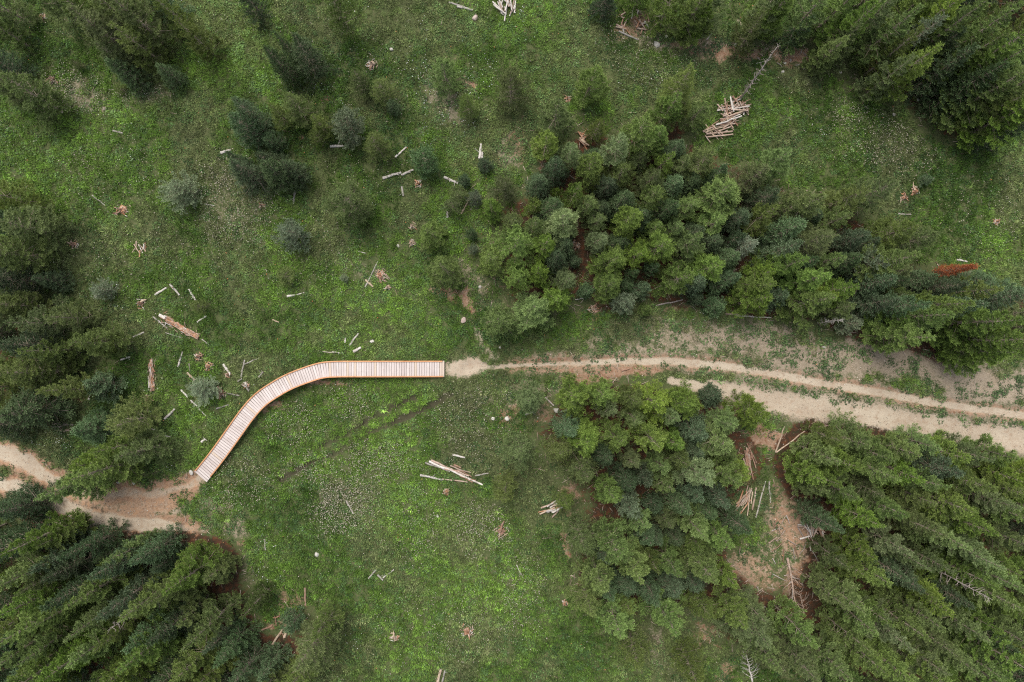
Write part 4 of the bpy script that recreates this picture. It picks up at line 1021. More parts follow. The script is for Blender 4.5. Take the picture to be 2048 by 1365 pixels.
def stump(x, y, rpx, mat, label, n=7, tall=.22, mats=None):
    r = random.Random(int(x * 3 + y))
    R = rpx * PX; p = (float(gx(x)), float(gy(y))); root = obj("tree_stump", None, loc=(p[0], p[1], hz1(*p)), rot=(0, 0, r.uniform(0, 6.28)), label=label, cat="stump")
    mb = MB(); rr = []; pts = []
    for k in range(5):
        t = k / 4
        pts.append((r.gauss(0, .01), r.gauss(0, .01), -.04 + tall * t)); rr.append(R * (.62 - .22 * t) * r.uniform(.8, 1.2))
    mb.tube(pts, rr, 11, 0, None, .9, r)
    obj("stump_core", mb.mesh("stump_core", [M[mat]]), root)
    n = r.randint(2, 4); big = r.randrange(n); a_ = r.uniform(0, 6.28)
    for k in range(n):
        a_ += r.uniform(.5, 1.7); a = a_; ln = R * (r.uniform(1.3, 1.9) if k == big else r.uniform(.45, .9)); dx, dy = math.cos(a), math.sin(a)
        mb = MB(); w = R * r.uniform(.14, .30)
        bend = r.gauss(0, .45); q = R * r.uniform(0, .35)
        mb.tube([(dx * q, dy * q, tall * .8), (dx * ln * .6 - dy * bend * ln * .3, dy * ln * .6 + dx * bend * ln * .3, tall * r.uniform(.4, .9)), (dx * ln - dy * bend * ln, dy * ln + dx * bend * ln, r.uniform(.03, .12))], [w, w * .85, w * .3], 5, 0, None, .5, r)
        obj("root", mb.mesh("root", [M[r.choice(mats or [mat, mat, 'tan_wood', 'brown_wood'])]]), root)
    for k in range(r.randint(16, 26)):      # crumbled bits of it around
        a = r.uniform(0, 6.28); q = R * r.uniform(.3, 1.25); ln = r.uniform(.05, .16); mb = MB()
        mb.tube([(-ln, 0, 0), (0, r.gauss(0, .01), .02), (ln, 0, 0)], [.012, r.uniform(.02, .04), .008], 5, 0, None, .5, r)
        obj("wood_chunk", mb.mesh("wood_chunk", [M[r.choice([mat, 'rot_wood', 'tan_wood', 'grey_wood', 'pink_wood'])]]), root, loc=(math.cos(a) * q, math.sin(a) * q, .06), rot=(0, 0, r.uniform(0, 6.28)))
    for k in range(9):     # splinters of the broken heart
        a = r.uniform(0, 6.28); q = R * .4 * r.random(); mb = MB(); hh = r.uniform(.05, .16)
        mb.tube([(0, 0, -.02), (r.gauss(0, .03), r.gauss(0, .03), hh)], [R * .12, .006], 4, 0, None, .3, r)
        obj("splinter", mb.mesh("splinter", [M[mat]]), root, loc=(math.cos(a) * q, math.sin(a) * q, tall))
    exec_marks.append((p[0], p[1], p[0] + .001, p[1], R * 1.0))
STUMPS = [
 (249,421,13,'rot_wood',"ring-shaped broken orange stump below the rounded grey fir"), (105,162,11,'brown_wood',"brown root stump with pale root near the upper left pines"),
 (88,36,6,'rot_wood',"small orange stump at the top left corner"), (745,130,9,'tan_wood',"pale orange cut stump below the top edge"),
 (836,368,6.5,'rot_wood',"small bright orange stump at the foot of the egg-shaped fir"), (149,490,8,'brown_wood',"brown and white root stump beside the left forest"),
 (85,528,7,'brown_wood',"dark reddish stump next to white flowers at the left"), (283,607,9,'brown_wood',"dark broken stump above the rotten logs"),
 (298,797,7,'brown_wood',"dark brown stump at the foot of the upright rotten log"), (417,733,8,'rot_wood',"bright orange broken stump between rotten log and boardwalk"),
 (397,713,6,'brown_wood',"grey-brown jagged stump above the bright orange one"), (441,784,10,'brown_wood',"spreading grey root stump left of the boardwalk curve"),
 (1002,1062,11,'brown_wood',"rust brown root stump in the lower meadow"), (789,1273,7,'tan_wood',"small pale stump near the bottom of the meadow"),
 (934,1262,11,'rot_wood',"splintered orange stump near the bottom of the meadow"), (893,984,5,'rot_wood',"tiny orange stump below the pole bundle"),
 (1129,1205,5,'rot_wood',"tiny orange stump left of the lower pines"), (1806,396,8,'rot_wood',"bright orange stump, left of the pair in the right meadow"),
 (1828,384,8,'rot_wood',"orange stump, right of the pair in the right meadow"), (1990,444,5,'rot_wood',"tiny orange stump at the right edge of the meadow"),
 (1135,197,5,'rot_wood',"tiny red stump left of the dark pine above the thicket"), (823,487,6,'tan_wood',"pale broken stump left of the central thicket"),
 (493,771,5,'grey_wood',"small grey stump against the boardwalk curve"), (775,576,5,'tan_wood',"pale stump piece below the orange debris"),
 (760,552,9,'rot_wood',"orange rotted stump beside the long thin grey pole"), (1150,490,8,'brown_wood',"red-brown stump inside the central thicket"),
 (1186,617,8,'tan_wood',"pale brown root stump at the thicket's lower edge"), (456,750,4,'brown_wood',"tiny frayed stump at the end of the tapering log"),
 (825,452,6,'tan_wood',"low pale stump with roots above the pale broken stump"), (524,412,4,'brown_wood',"tiny brown stump below the dark spruces"),
 (1340,935,0,'',""), (1875,360,0,'',"")]
for s_ in STUMPS:
    if s_[2] > 0: stump(*s_)

def rock(x, y, rpx, label, col='rock', z=.0):
    r = random.Random(int(x + y * 5)); R = rpx * PX
    import bmesh
    bm = bmesh.new(); bmesh.ops.create_icosphere(bm, subdivisions=2, radius=1)
    sx, sy, sz = r.uniform(.8, 1.2), r.uniform(.65, 1.0), r.uniform(.45, .65)
    planes = [(Vector((r.gauss(0, 1), r.gauss(0, 1), r.gauss(0, .8))).normalized(), r.uniform(.6, .9)) for _ in range(8)]
    for v in bm.verts:
        for nrm, dd in planes:
            k = v.co.dot(nrm)
            if k > dd: v.co -= nrm * (k - dd)
        v.co += v.co * r.uniform(-.04, .04)
        v.co.x *= sx * R; v.co.y *= sy * R; v.co.z *= sz * R
    me = bpy.data.meshes.new("rock"); bm.to_mesh(me); bm.free(); me.materials.append(M[col])
    p = (float(gx(x)), float(gy(y)))
    obj("rock", me, loc=(p[0], p[1], hz1(*p) + R * .2), rot=(0, 0, r.uniform(0, 6.28)), label=label, cat="rock")
    exec_marks.append((p[0], p[1], p[0] + .001, p[1], R))
M['rock'] = wood_mat("pale_stone", (0.364, 0.336, 0.287), (0.448, 0.420, 0.371), (0.280, 0.245, 0.203), 1.5)
M['rock_pink'] = wood_mat("pinkish_stone", (0.280, 0.210, 0.175), (0.364, 0.294, 0.252), (0.224, 0.168, 0.140), 1.5)
for a in [(1313,90,7.5,"white boulder under the top pines"), (1333,74,3.5,"small white stone right above the white boulder"), (1470,92,4,"pale stone below the sandy mound"),
          (1569,128,4,"upper pale stone on the pink soil by the dead snag"), (1564,145,3.5,"lower pale stone on the pink soil by the dead snag"),
          (1680,146,3,"pale stone at the rim of the top right forest"), (1787,230,4,"lone pale stone in the upper right meadow"), (1838,200,3.5,"bluish white stone beside the top right forest"),
          (744,683,5,"white stone above the straight of the boardwalk"), (634,1109,5,"pinkish white stone in the lower meadow"), (783,100,5,"grey-white stone in the upper meadow"),
          (1000,695,3.5,"small stone by the sandy patch's upper arm"), (986,838,5,"white rock, left of two below the sandy patch"), (1014,838,7,"white rock, right of two below the sandy patch"),
          (1113,821,7,"pale grey rock between pines below the track"), (960,574,3.5,"pinkish stone left of the thicket's lower corner"),
          (156,701,7,"white boulder inside the left forest"), (192,593,4.5,"pinkish stone beside the small grey fir bush"), (875,1033,4,"small dark-edged stone in the lower meadow"),
          (268,967,4,"left pale stone on the rim of the left dirt track"), (237,965,3.5,"far left pale stone on the rim of the left track"),
          (383,945,6,"grey rock beside the lower end of the boardwalk"), (1781,987,5,"tan rock in the lower right forest"), (796,492,4,"grey stone left of the pale stump"),
          (1716,583,4,"pale stone in the gap above the right track"), (1647,695,4,"pale stone on the bank above the right track")]:
    rock(*a)
for a in [(950,36,7,"pinkish flat rock near the top edge"), (210,219,5,"pinkish small rock in the upper left meadow"), (927,641,8,"pinkish flat rock above the sandy patch"), (1147,645,0,"")]:
    if a[2]: rock(*a, col='rock_pink')

# heaps of sticks: every stick is a thing
STREWN = MB(); STREWN_MATS = ['pink_wood', 'brown_wood', 'grey_wood', 'twig', 'tan_wood', 'rot_wood']
def heap(cx, cy, rx, ry, rot, n, lens, w, mats, label, angs, group, seed, zmax=.35, loose=False):
    r = random.Random(seed); c, s = math.cos(math.radians(rot)), math.sin(math.radians(rot))
    for k in range(n):
        while True:
            u, v = r.uniform(-1, 1), r.uniform(-1, 1)
            if u * u + v * v < 1: break
        x = cx + u * rx * c - v * ry * s; y = cy + u * rx * s + v * ry * c
        a = math.radians(r.choice(angs) + r.gauss(0, 9)); L = r.uniform(*lens) / 2
        x1, y1, x2, y2 = x - math.cos(a) * L, y - math.sin(a) * L, x + math.cos(a) * L, y + math.sin(a) * L
        if loose:
            w_ = r.uniform(*w) * PX / 2; pa = (float(gx(x1)), float(gy(y1))); pb = (float(gx(x2)), float(gy(y2)))
            za = hz1(*pa) + .06; zb_ = hz1(*pb) + .06; md = ((pa[0] + pb[0]) / 2 + r.gauss(0, .03), (pa[1] + pb[1]) / 2 + r.gauss(0, .03), (za + zb_) / 2 + .03)
            STREWN.tube([(*pa, za), md, (*pb, zb_)], [w_, w_ * .85, w_ * .5], 5, STREWN_MATS.index(r.choice(mats)), None, .3, r)
            continue
        zb = hz1(float(gx(x)), float(gy(y))) + .05 + zmax * (k / n) * (1 - .6 * (u * u + v * v))
        log_obj(x1, y1, x2, y2, r.uniform(*w), r.choice(mats), label, cat="stick", name="stick", group=group, z1=zb + r.uniform(-.03, .04), z2=zb + r.uniform(-.03, .04), clear=(k % 2 == 0), seg=3)
heap(1466,222,26,20,-30,44,(14,38),(1.6,3.3),['pink_wood','pink_wood','brown_wood','grey_wood'],"debarked pinkish stick in the right half of the criss-cross log pile",[-22,-22,75,60,-15],"sticks of the big log pile",1)
heap(1440,253,30,17,-30,38,(12,36),(1.6,3.3),['pink_wood','pink_wood','brown_wood','tan_wood'],"debarked brown stick in the left half of the criss-cross log pile",[-25,40,62,-8],"sticks of the big log pile",2)
for a in [(1427,255,1478,238,3.6,'grey_wood',"longest pale stick slung across the log pile"), (1410,271,1462,266,4,'pink_wood',"long stick at the bottom of the log pile, upper of two"),
          (1412,277,1463,272,3.4,'pink_wood',"long stick at the bottom of the log pile, lower of two"), (1464,233,1488,224,4.5,'tan_wood',"pale thick stick at the right tip of the log pile"),
          (1408,274,1418,288,2.6,'pink_wood',"thin stick jutting from the lower left of the log pile"), (1432,212,1443,226,3,'pink_wood',"thin stick jutting from the upper left of the log pile"),
          (1462,196,1471,208,4,'brown_wood',"splintered stick at the top of the log pile")]:
    p = (float(gx((a[0] + a[2]) / 2)), float(gy((a[1] + a[3]) / 2))); zb = hz1(*p) + (.42 if a[0] == 1427 else .2)
    log_obj(*a[:6], a[6], cat="stick", name="stick", group="sticks of the big log pile", z1=zb, z2=zb + .03)
heap(1010,16,20,14,0,22,(16,40),(1.8,3.4),['grey_wood','grey_wood','pink_wood'],"weathered grey stick in the heap at the top edge",[65,70,40,100],"sticks heaped at the top edge",3)
heap(1265,42,34,24,10,30,(8,26),(1.8,3.6),['grey_wood','pink_wood','brown_wood','tan_wood','rot_wood'],"splintered stick scattered in the debris below the top pines",[70,20,110,-20,50],"sticks scattered below the top pines",4,.12)
heap(1167,278,8,16,0,16,(10,24),(2,3.4),['brown_wood','rot_wood','tan_wood'],"reddish stick in the small heap at the thicket's top",[60,45,30,-50],"sticks heaped in the thicket",5,.2)
heap(1112,1012,20,14,-30,18,(16,46),(2,3.8),['pink_wood','grey_wood','tan_wood','rot_wood'],"pinkish stick in the heap left of the lower pines",[-30,-35,-15,-22],"sticks heaped beside the lower pines",6,.2)
heap(1497,925,9,22,8,18,(20,50),(2,3.6),['pink_wood','brown_wood','brown_wood'],"brown stick in the upright heap among the lower pines",[95,100,80,70],"sticks heaped among the lower pines",7,.25)
heap(1492,1002,14,16,30,16,(16,44),(2,3.6),['pink_wood','tan_wood','rot_wood'],"rusty stick in the fan-shaped heap by the lower clearing",[115,105,125,100],"sticks in the fan-shaped heap",8,.2)
heap(1622,1060,18,22,50,26,(16,46),(1.8,3.8),['pink_wood','brown_wood','grey_wood','tan_wood'],"broken stick in the heap at the lower clearing's right rim",[60,50,75,95,-10],"sticks heaped in the lower clearing",9,.3)
heap(281,500,13,12,0,9,(8,22),(1.8,3.2),['grey_wood','tan_wood','rot_wood'],"stick of the small tepee-like scatter in the left meadow",[60,110,95,30],"sticks of the small scatter",10,.12)
heap(345,650,26,14,35,8,(8,18),(1.4,2.6),['grey_wood','pink_wood'],"grey splinter lying around the big rotten log",[20,60,120],"splinters around the rotten log",11,.05,loose=True)
heap(765,552,16,14,40,10,(8,18),(1.6,2.6),['rot_wood','tan_wood','pink_wood'],"reddish splinter in the orange debris in mid meadow",[30,45,25],"splinters in mid meadow",12,.06,loose=True)
heap(925,945,24,10,24,7,(16,36),(1.8,3),['brown_wood','pink_wood'],"slim brown stick between the poles of the bundle",[24,28,18],"sticks of the pole bundle",13,.15)
heap(580,1240,30,40,30,12,(8,26),(1.6,3),['tan_wood','brown_wood','rot_wood'],"rusty stick strewn on the soil above the bottom pines",[110,80,60,150],"sticks strewn above the bottom pines",14,.05,loose=True)
heap(110,1030,60,16,25,12,(6,16),(1.4,2.6),['tan_wood','grey_wood','pink_wood'],"small pale stick on red soil under the left track",[20,-20,5],"sticks under the left track",15,.04,loose=True)
heap(1588,1100,44,95,-6,30,(10,34),(1.3,2.8),['pink_wood','brown_wood','grey_wood','twig'],"thin stick strewn on the soil of the lower clearing",[60,110,20,-30,85],"sticks strewn in the lower clearing",17,.05,loose=True)
heap(1490,1145,55,50,0,16,(8,24),(1.2,2.4),['pink_wood','twig','tan_wood'],"thin twig on the bare patch left of the lower clearing",[30,100,150],"twigs left of the lower clearing",18,.04,loose=True)
heap(1570,120,60,26,-8,18,(6,18),(1.2,2.4),['grey_wood','pink_wood','twig'],"small stick on the pink soil below the top right forest",[40,100,-20],"sticks on the pink soil",19,.04,loose=True)
heap(125,855,20,8,10,9,(12,30),(1.4,2.4),['pink_wood','twig'],"thin pinkish twig heaped beside the white flowers at left",[15,25,5,-10],"twigs beside the white flowers",16,.08,loose=True)

obj("strewn_sticks", STREWN.mesh("strewn_sticks", [M[k] for k in STREWN_MATS]), kind="stuff", label="thin broken sticks strewn over bare soil and grass")

# dead bare trees
def bare_tree(name, label, base, tip, w, nb, blen, mat, seed, curl=.3, up=.3, cat="dead tree", start=.1):
    """base and tip are world points; branches are children"""
    r = random.Random(seed); base = Vector(base); tip = Vector(tip); d = tip - base; L = d.length; d.normalize()
    root = obj(name, None, loc=base, label=label, cat=cat)
    mb = MB(); pts = []; rad = []
    for k in range(9):
        t = k / 8; pts.append(d * (L * t) + Vector((r.gauss(0, .02), r.gauss(0, .02), r.gauss(0, .01))) * (1 if 0 < k < 8 else 0)); rad.append(w * (1 - .85 * t))
    mb.tube(pts, rad, 6, 0, None, .15, r)
    obj("trunk", mb.mesh("trunk", [M[mat]]), root)
    u = d.cross(Vector((0, 0, 1)));
    if u.length < .2: u = d.cross(Vector((1, 0, 0)))
    u.normalize(); v = d.cross(u)
    for k in range(nb):
        t = start + (1 - start) * (k + r.random()) / nb * .97; a = r.uniform(0, 6.28)
        o_ = u * math.cos(a) + v * math.sin(a); ln = blen * (1.1 - .7 * t) * r.uniform(.5, 1.15)
        p0 = d * (L * t); dd = (o_ + d * up).normalized(); sd = dd.cross(d).normalized() * r.choice((-1, 1))
        pp = [p0]; rr_ = [.012 + .006 * ln]
        for j in range(1, 6):
            tt = j / 5
            q = p0 + dd * (ln * tt * (1 - curl * .3 * tt)) + (sd * .5 + d * .6) * (ln * curl * tt * tt)
            gz = hz1(q.x + base.x, q.y + base.y) + .03 - base.z
            if q.z < gz: q.z = gz + r.uniform(0, .03)
            pp.append(q); rr_.append((.012 + .006 * ln) * (1 - tt * .75))
        mb = MB(); mb.tube(pp, rr_, 4)
        if ln > .3:
            for j in (2, 3, 4):
                q = pp[j]; e = q + (dd * .5 + sd * r.uniform(-1, 1) + d * .4) * ln * .28; mb.tube([q, e], [.008, .003], 3)
        obj("branch", mb.mesh("branch", [M[mat]]), root)
    return root
g0 = lambda x, y: (float(gx(x)), float(gy(y)), hz1(float(gx(x)), float(gy(y))))
bare_tree("dead_snag", "tall bare grey snag leaning over the top right meadow by the log pile", g0(1480, 199), at(1560, 86, 6.8), .06, 46, .42, 'twig', 1, .2, .35)
bare_tree("dead_snag", "grey tangle of a bare dead sapling at the thicket's lower rim", g0(1634, 646), at(1690, 640, 3.5), .03, 46, .42, 'grey_wood', 2, .7, .5)
for sx, sy, sh, sl, sd_ in [(215, 1262, 6.4, "bare twiggy snag between tall pines at lower left", 12), (1985, 1200, 6.6, "pale bare snag deep in the lower right forest", 14)]:
    k_ = 1 - sh / H; bx_, by_ = CX + (sx - CX) * k_, CY + (sy - CY) * k_
    bare_tree("dead_snag", sl, g0(bx_, by_), at(sx, sy, sh), .06, 40, .8, 'twig', sd_, .35, .25)
b0 = g0(1573, 1115); t0_ = g0(1592, 1222)
bare_tree("fallen_tree", "pale fallen dead tree with curling bare branches in the lower clearing", (b0[0], b0[1], b0[2] + .12), (t0_[0], t0_[1], t0_[2] + .25), .075, 34, 1.0, 'pink_wood', 3, .55, .3)
b0 = g0(1504, 1362); t0_ = g0(1489, 1305)
bare_tree("fallen_tree", "grey fallen dead sapling with bare branches at the bottom edge", (b0[0], b0[1], b0[2] + .10), (t0_[0], t0_[1], t0_[2] + .35), .06, 30, .95, 'grey_wood', 4, .4, .4)
b0 = g0(1607, 1225); t0_ = g0(1597, 1180)
bare_tree("fallen_tree", "curled bare branch crown below the pale fallen dead tree", (b0[0], b0[1], b0[2] + .10), (t0_[0], t0_[1], t0_[2] + .15), .03, 12, .8, 'pink_wood', 5, .8, .2)

# ------------------------------------------------------------------ grass, herbs, flowers, gravel (uncountable)
def veg_mat(name, trans=.3, attr="tcol"):
    m, nt, b = newmat(name, .7)
    a = N(nt, "ShaderNodeAttribute", attribute_type='INSTANCER', attribute_name=attr)
    v = N(nt, "ShaderNodeAttribute", attribute_name="var")
    hsv = N(nt, "ShaderNodeHueSaturation"); nt.links.new(a.outputs["Color"], hsv.inputs["Color"])
    nt.links.new(mth(nt, 'MULTIPLY_ADD', v.outputs["Fac"], 1.3, .35), hsv.inputs["Value"])
    nt.links.new(hsv.outputs[0], b.inputs["Base Color"])
    t = N(nt, "ShaderNodeBsdfTranslucent"); nt.links.new(hsv.outputs[0], t.inputs["Color"])
    mx = N(nt, "ShaderNodeMixShader"); mx.inputs[0].default_value = trans
    nt.links.new(b.outputs[0], mx.inputs[1]); nt.links.new(t.outputs[0], mx.inputs[2]); nt.links.new(mx.outputs[0], nt.nodes["Material Output"].inputs["Surface"])
    return m
M['grass'] = veg_mat("grass_blades"); M['herb'] = veg_mat("herb_leaves")
def grass_proto(seed, n, lo, hi, w, spread, lean):
    r = random.Random(seed); V_ = []; F_ = []; va = []
    for k in range(n):
        a = r.uniform(0, 6.28); q = spread * math.sqrt(r.random()); ln = r.uniform(lo, hi); le = math.radians(r.uniform(*lean)); b = a + r.gauss(0, .9)
        x, y = math.cos(a) * q, math.sin(a) * q; dx, dy = math.cos(b), math.sin(b); sx, sy = -dy, dx; ww = w * r.uniform(.7, 1.3) / 2; i = len(V_)
        m1 = (x + dx * ln * .55 * math.sin(le * .7), y + dy * ln * .55 * math.sin(le * .7), ln * .55 * math.cos(le * .7))
        tp = (m1[0] + dx * ln * .45 * math.sin(le * 1.4), m1[1] + dy * ln * .45 * math.sin(le * 1.4), max(.02, m1[2] + ln * .45 * math.cos(le * 1.4)))
        V_ += [(x - sx * ww, y - sy * ww, -.03), (x + sx * ww, y + sy * ww, -.03), (m1[0] + sx * ww * .9, m1[1] + sy * ww * .9, m1[2]), (m1[0] - sx * ww * .9, m1[1] - sy * ww * .9, m1[2]), tp]
        F_ += [(i, i + 1, i + 2), (i, i + 2, i + 3), (i + 3, i + 2, i + 4)]; va += [r.random()] * 5
    return mesh_np("tuft", V_, F_, [M['grass']], dict(var=va))
def herb_proto(seed, n, lo, hi, spread, hgt):
    r = random.Random(seed); V_ = []; F_ = []; va = []
    for k in range(n):
        a = r.uniform(0, 6.28); q = spread * math.sqrt(r.random()); ln = r.uniform(lo, hi); b = a + r.gauss(0, .8); z = r.uniform(.02, hgt) * (1 - .5 * q / spread)
        x, y = math.cos(a) * q, math.sin(a) * q; dx, dy = math.cos(b), math.sin(b); sx, sy = -dy, dx; w = ln * r.uniform(.25, .38); up = r.gauss(.15, .3) * ln; tl = r.gauss(0, .25) * w; i = len(V_)
        V_ += [(x, y, z), (x + dx * ln * .5 + sx * w, y + dy * ln * .5 + sy * w, z + up * .7 + tl), (x + dx * ln, y + dy * ln, z + up * .6), (x + dx * ln * .5 - sx * w, y + dy * ln * .5 - sy * w, z + up * .7 - tl)]
        F_ += [(i, i + 1, i + 2), (i, i + 2, i + 3)]; va += [r.random()] * 4
    return mesh_np("herb", V_, F_, [M['herb']], dict(var=va))
def scatter(name, label, pts, rot, scl, col, idx, protos):
    me = bpy.data.meshes.new(name); n = len(pts)
    me.vertices.add(n); me.vertices.foreach_set("co", pts.astype(np.float32).ravel())
    a = me.attributes.new("rot", 'FLOAT_VECTOR', 'POINT'); a.data.foreach_set("vector", rot.astype(np.float32).ravel())
    a = me.attributes.new("scl", 'FLOAT', 'POINT'); a.data.foreach_set("value", scl.astype(np.float32))
    a = me.attributes.new("idx", 'INT', 'POINT'); a.data.foreach_set("value", idx.astype(np.int32))
    a = me.attributes.new("tcol", 'FLOAT_COLOR', 'POINT'); a.data.foreach_set("color", np.concatenate([col, np.ones((n, 1))], 1).astype(np.float32).ravel())
    o = obj(name, me, kind="stuff", label=label)
    ng = bpy.data.node_groups.new(name, 'GeometryNodeTree')
    ng.interface.new_socket("Geometry", in_out='INPUT', socket_type='NodeSocketGeometry'); ng.interface.new_socket("Geometry", in_out='OUTPUT', socket_type='NodeSocketGeometry')
    gi = ng.nodes.new("NodeGroupInput"); go = ng.nodes.new("NodeGroupOutput"); ip = ng.nodes.new("GeometryNodeInstanceOnPoints"); jn = ng.nodes.new("GeometryNodeJoinGeometry")
    for pm_ in protos:
        po = bpy.data.objects.new("tuft_source", pm_)
        oi = ng.nodes.new("GeometryNodeObjectInfo"); oi.inputs["Object"].default_value = po; oi.inputs["As Instance"].default_value = True
        ng.links.new(oi.outputs["Geometry"], jn.inputs[0])
    def na(nm, dt):
        n_ = ng.nodes.new("GeometryNodeInputNamedAttribute"); n_.data_type = dt; n_.inputs["Name"].default_value = nm; return n_.outputs["Attribute"]
    e2r = ng.nodes.new("FunctionNodeEulerToRotation"); ng.links.new(na("rot", 'FLOAT_VECTOR'), e2r.inputs[0])
    ng.links.new(gi.outputs[0], ip.inputs["Points"]); ng.links.new(jn.outputs[0], ip.inputs["Instance"])
    ip.inputs["Pick Instance"].default_value = True
    ng.links.new(na("idx", 'INT'), ip.inputs["Instance Index"]); ng.links.new(e2r.outputs[0], ip.inputs["Rotation"]); ng.links.new(na("scl", 'FLOAT'), ip.inputs["Scale"])
    ng.links.new(ip.outputs[0], go.inputs[0])
    md = o.modifiers.new("scatter", 'NODES'); md.node_group = ng
    return o

def lerp3(a, b, t): return np.asarray(a)[None] * (1 - t[:, None]) + np.asarray(b)[None] * t[:, None]
# brighter, lusher grass grows in these places; darker green in those, painted partly for lens vignette near the edges (photo pixels)
LUSH = [(440,70,120,90,0,.5), (700,50,80,60,0,.3), (1130,60,80,90,0,.35), (330,620,160,120,0,.25), (640,640,150,70,0,.35), (700,900,220,60,-25,.35), (900,1150,200,160,0,.35), (1560,300,120,60,20,.3), (1250,180,80,80,0,.15), (1200,660,60,16,0,.3), (780,1000,160,80,0,.3)]
DARK = [(480,950,100,70,-30,.55), (120,310,150,80,0,.3), (1750,300,260,120,20,.35), (1250,120,120,60,30,.4), (700,400,130,90,0,.3), (1920,400,150,120,0,.3), (560,1010,80,50,0,.3), (1050,980,60,60,0,.3), (60,250,90,60,0,.3), (800,720,90,14,0,.1), (1000,130,80,80,0,.2)]
def tone(x, y):
    px = x / PX + CX; py = CY - y / PX
    t = .5 + (fbm(x, y, 5.5, 31) - .5) * 2.0 + (fbm(x, y, 1.2, 32) - .5) * 1.1
    for e in LUSH: t = t + ell(px, py, *e[:5]) * e[5]
    for e in DARK: t = t - ell(px, py, *e[:5]) * e[5]
    return np.clip(t, 0, 1.15)
MK = np.array(exec_marks)
STRIP = [(1380, 752), (1450, 757), (1536, 773), (1650, 794), (1780, 813), (1900, 833), (2048, 855), (2200, 878)]      # plants between the two lanes
def keep_clear(x, y):
    ok = np.ones(len(x), bool)
    for x1, y1, x2, y2, w in MK:
        m = (x > min(x1, x2) - w - .2) & (x < max(x1, x2) + w + .2) & (y > min(y1, y2) - w - .2) & (y < max(y1, y2) + w + .2)
        if m.any():
            ok[m] &= seg_dist(x[m], y[m], [(x1, y1), (x2, y2)]) > w
    return ok
deck_line = [(deck_at(s).x, deck_at(s).y) for s in np.linspace(0, TOT, 60)]
def veg_points(dens, seed):
    r = np.random.default_rng(seed); n = int((GX1 - GX0 - 1) * (GY1 - GY0 - 1) * dens)
    x = r.uniform(GX0 + .5, GX1 - .5, n); y = r.uniform(GY0 + .5, GY1 - .5, n)
    return x, y, r
def veg_fields(x, y):
    s, rd, br, rt = fields(x, y); lt = np.maximum(litter_at(x, y), shaded_floor_at(x, y) * 1.95)
    return s, rd, br, rt, lt
GRASS_P = [grass_proto(k, 34, .10, .24, .020, .17, (18, 62)) for k in range(3)] + [grass_proto(9, 26, .07, .16, .022, .15, (35, 75))]
HERB_P = [herb_proto(k, 30, .06, .11, .20, .16) for k in range(3)] + [herb_proto(8, 22, .05, .08, .17, .09)]
x, y, r = veg_points(30, 51)
s, rd, br, rt, lt = veg_fields(x, y)
dk = seg_dist(x, y, deck_line)
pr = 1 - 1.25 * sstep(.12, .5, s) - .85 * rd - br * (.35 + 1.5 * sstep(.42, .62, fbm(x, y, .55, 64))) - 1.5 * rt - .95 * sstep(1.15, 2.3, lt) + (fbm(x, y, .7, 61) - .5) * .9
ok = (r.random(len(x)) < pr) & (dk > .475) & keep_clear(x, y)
x, y, br, lt = x[ok], y[ok], br[ok], lt[ok]
tn = tone(x, y)
dry = np.clip(sstep(.46, .66, fbm(x, y, 2.6, 33)) * .6 + br * .5 + r.normal(0, .12, len(x)), 0, .85)
col = lerp3((.062, .124, .018), (.178, .300, .046), np.clip(tn, 0, 1))
col = col * (1 - dry[:, None]) + np.array([.205, .205, .105])[None] * dry[:, None]
col *= np.exp(r.normal(0, .33, (len(x), 1)))
pts = np.stack([x, y, hz(x, y)], 1); n = len(x)
rot = np.stack([r.normal(0, .12, n), r.normal(0, .12, n), r.uniform(0, 6.28, n)], 1)
scatter("meadow_grass", "fine green meadow grass covering the clearing", pts, rot, r.uniform(.6, 1.15, n), col, r.integers(0, 4, n), GRASS_P)
x, y, r = veg_points(17, 52)
s, rd, br, rt, lt = veg_fields(x, y)
dk = seg_dist(x, y, deck_line)
cl = fbm(x, y, 2.2, 62); cl2 = fbm(x, y, .6, 63)
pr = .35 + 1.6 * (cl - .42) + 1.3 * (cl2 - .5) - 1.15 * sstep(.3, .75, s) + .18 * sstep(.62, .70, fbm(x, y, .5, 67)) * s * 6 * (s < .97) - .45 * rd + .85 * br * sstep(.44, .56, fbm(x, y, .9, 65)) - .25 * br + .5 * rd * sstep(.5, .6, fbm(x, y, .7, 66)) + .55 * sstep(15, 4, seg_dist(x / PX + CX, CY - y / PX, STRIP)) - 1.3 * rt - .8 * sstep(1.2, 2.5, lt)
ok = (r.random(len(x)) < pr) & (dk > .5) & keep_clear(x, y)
x, y, br, lt, rd = x[ok], y[ok], br[ok], lt[ok], rd[ok]
tn = tone(x, y)
col = lerp3((.046, .092, .026), (.122, .200, .058), np.clip(tn * .9 + r.normal(0, .15, len(x)), 0, 1))
col *= np.exp(r.normal(0, .22, (len(x), 1)))
gr = np.clip(br + rd, 0, 1)[:, None] * .55
col = col * (1 - gr) + np.array([.072, .105, .050])[None] * gr
pts = np.stack([x, y, hz(x, y) - .02], 1); n = len(x)
rot = np.stack([r.normal(0, .15, n), r.normal(0, .15, n), r.uniform(0, 6.28, n)], 1)
scatter("meadow_herbs", "low leafy meadow herbs growing among the grass", pts, rot, r.uniform(.5, 1.2, n), col, r.integers(0, 4, n), HERB_P)

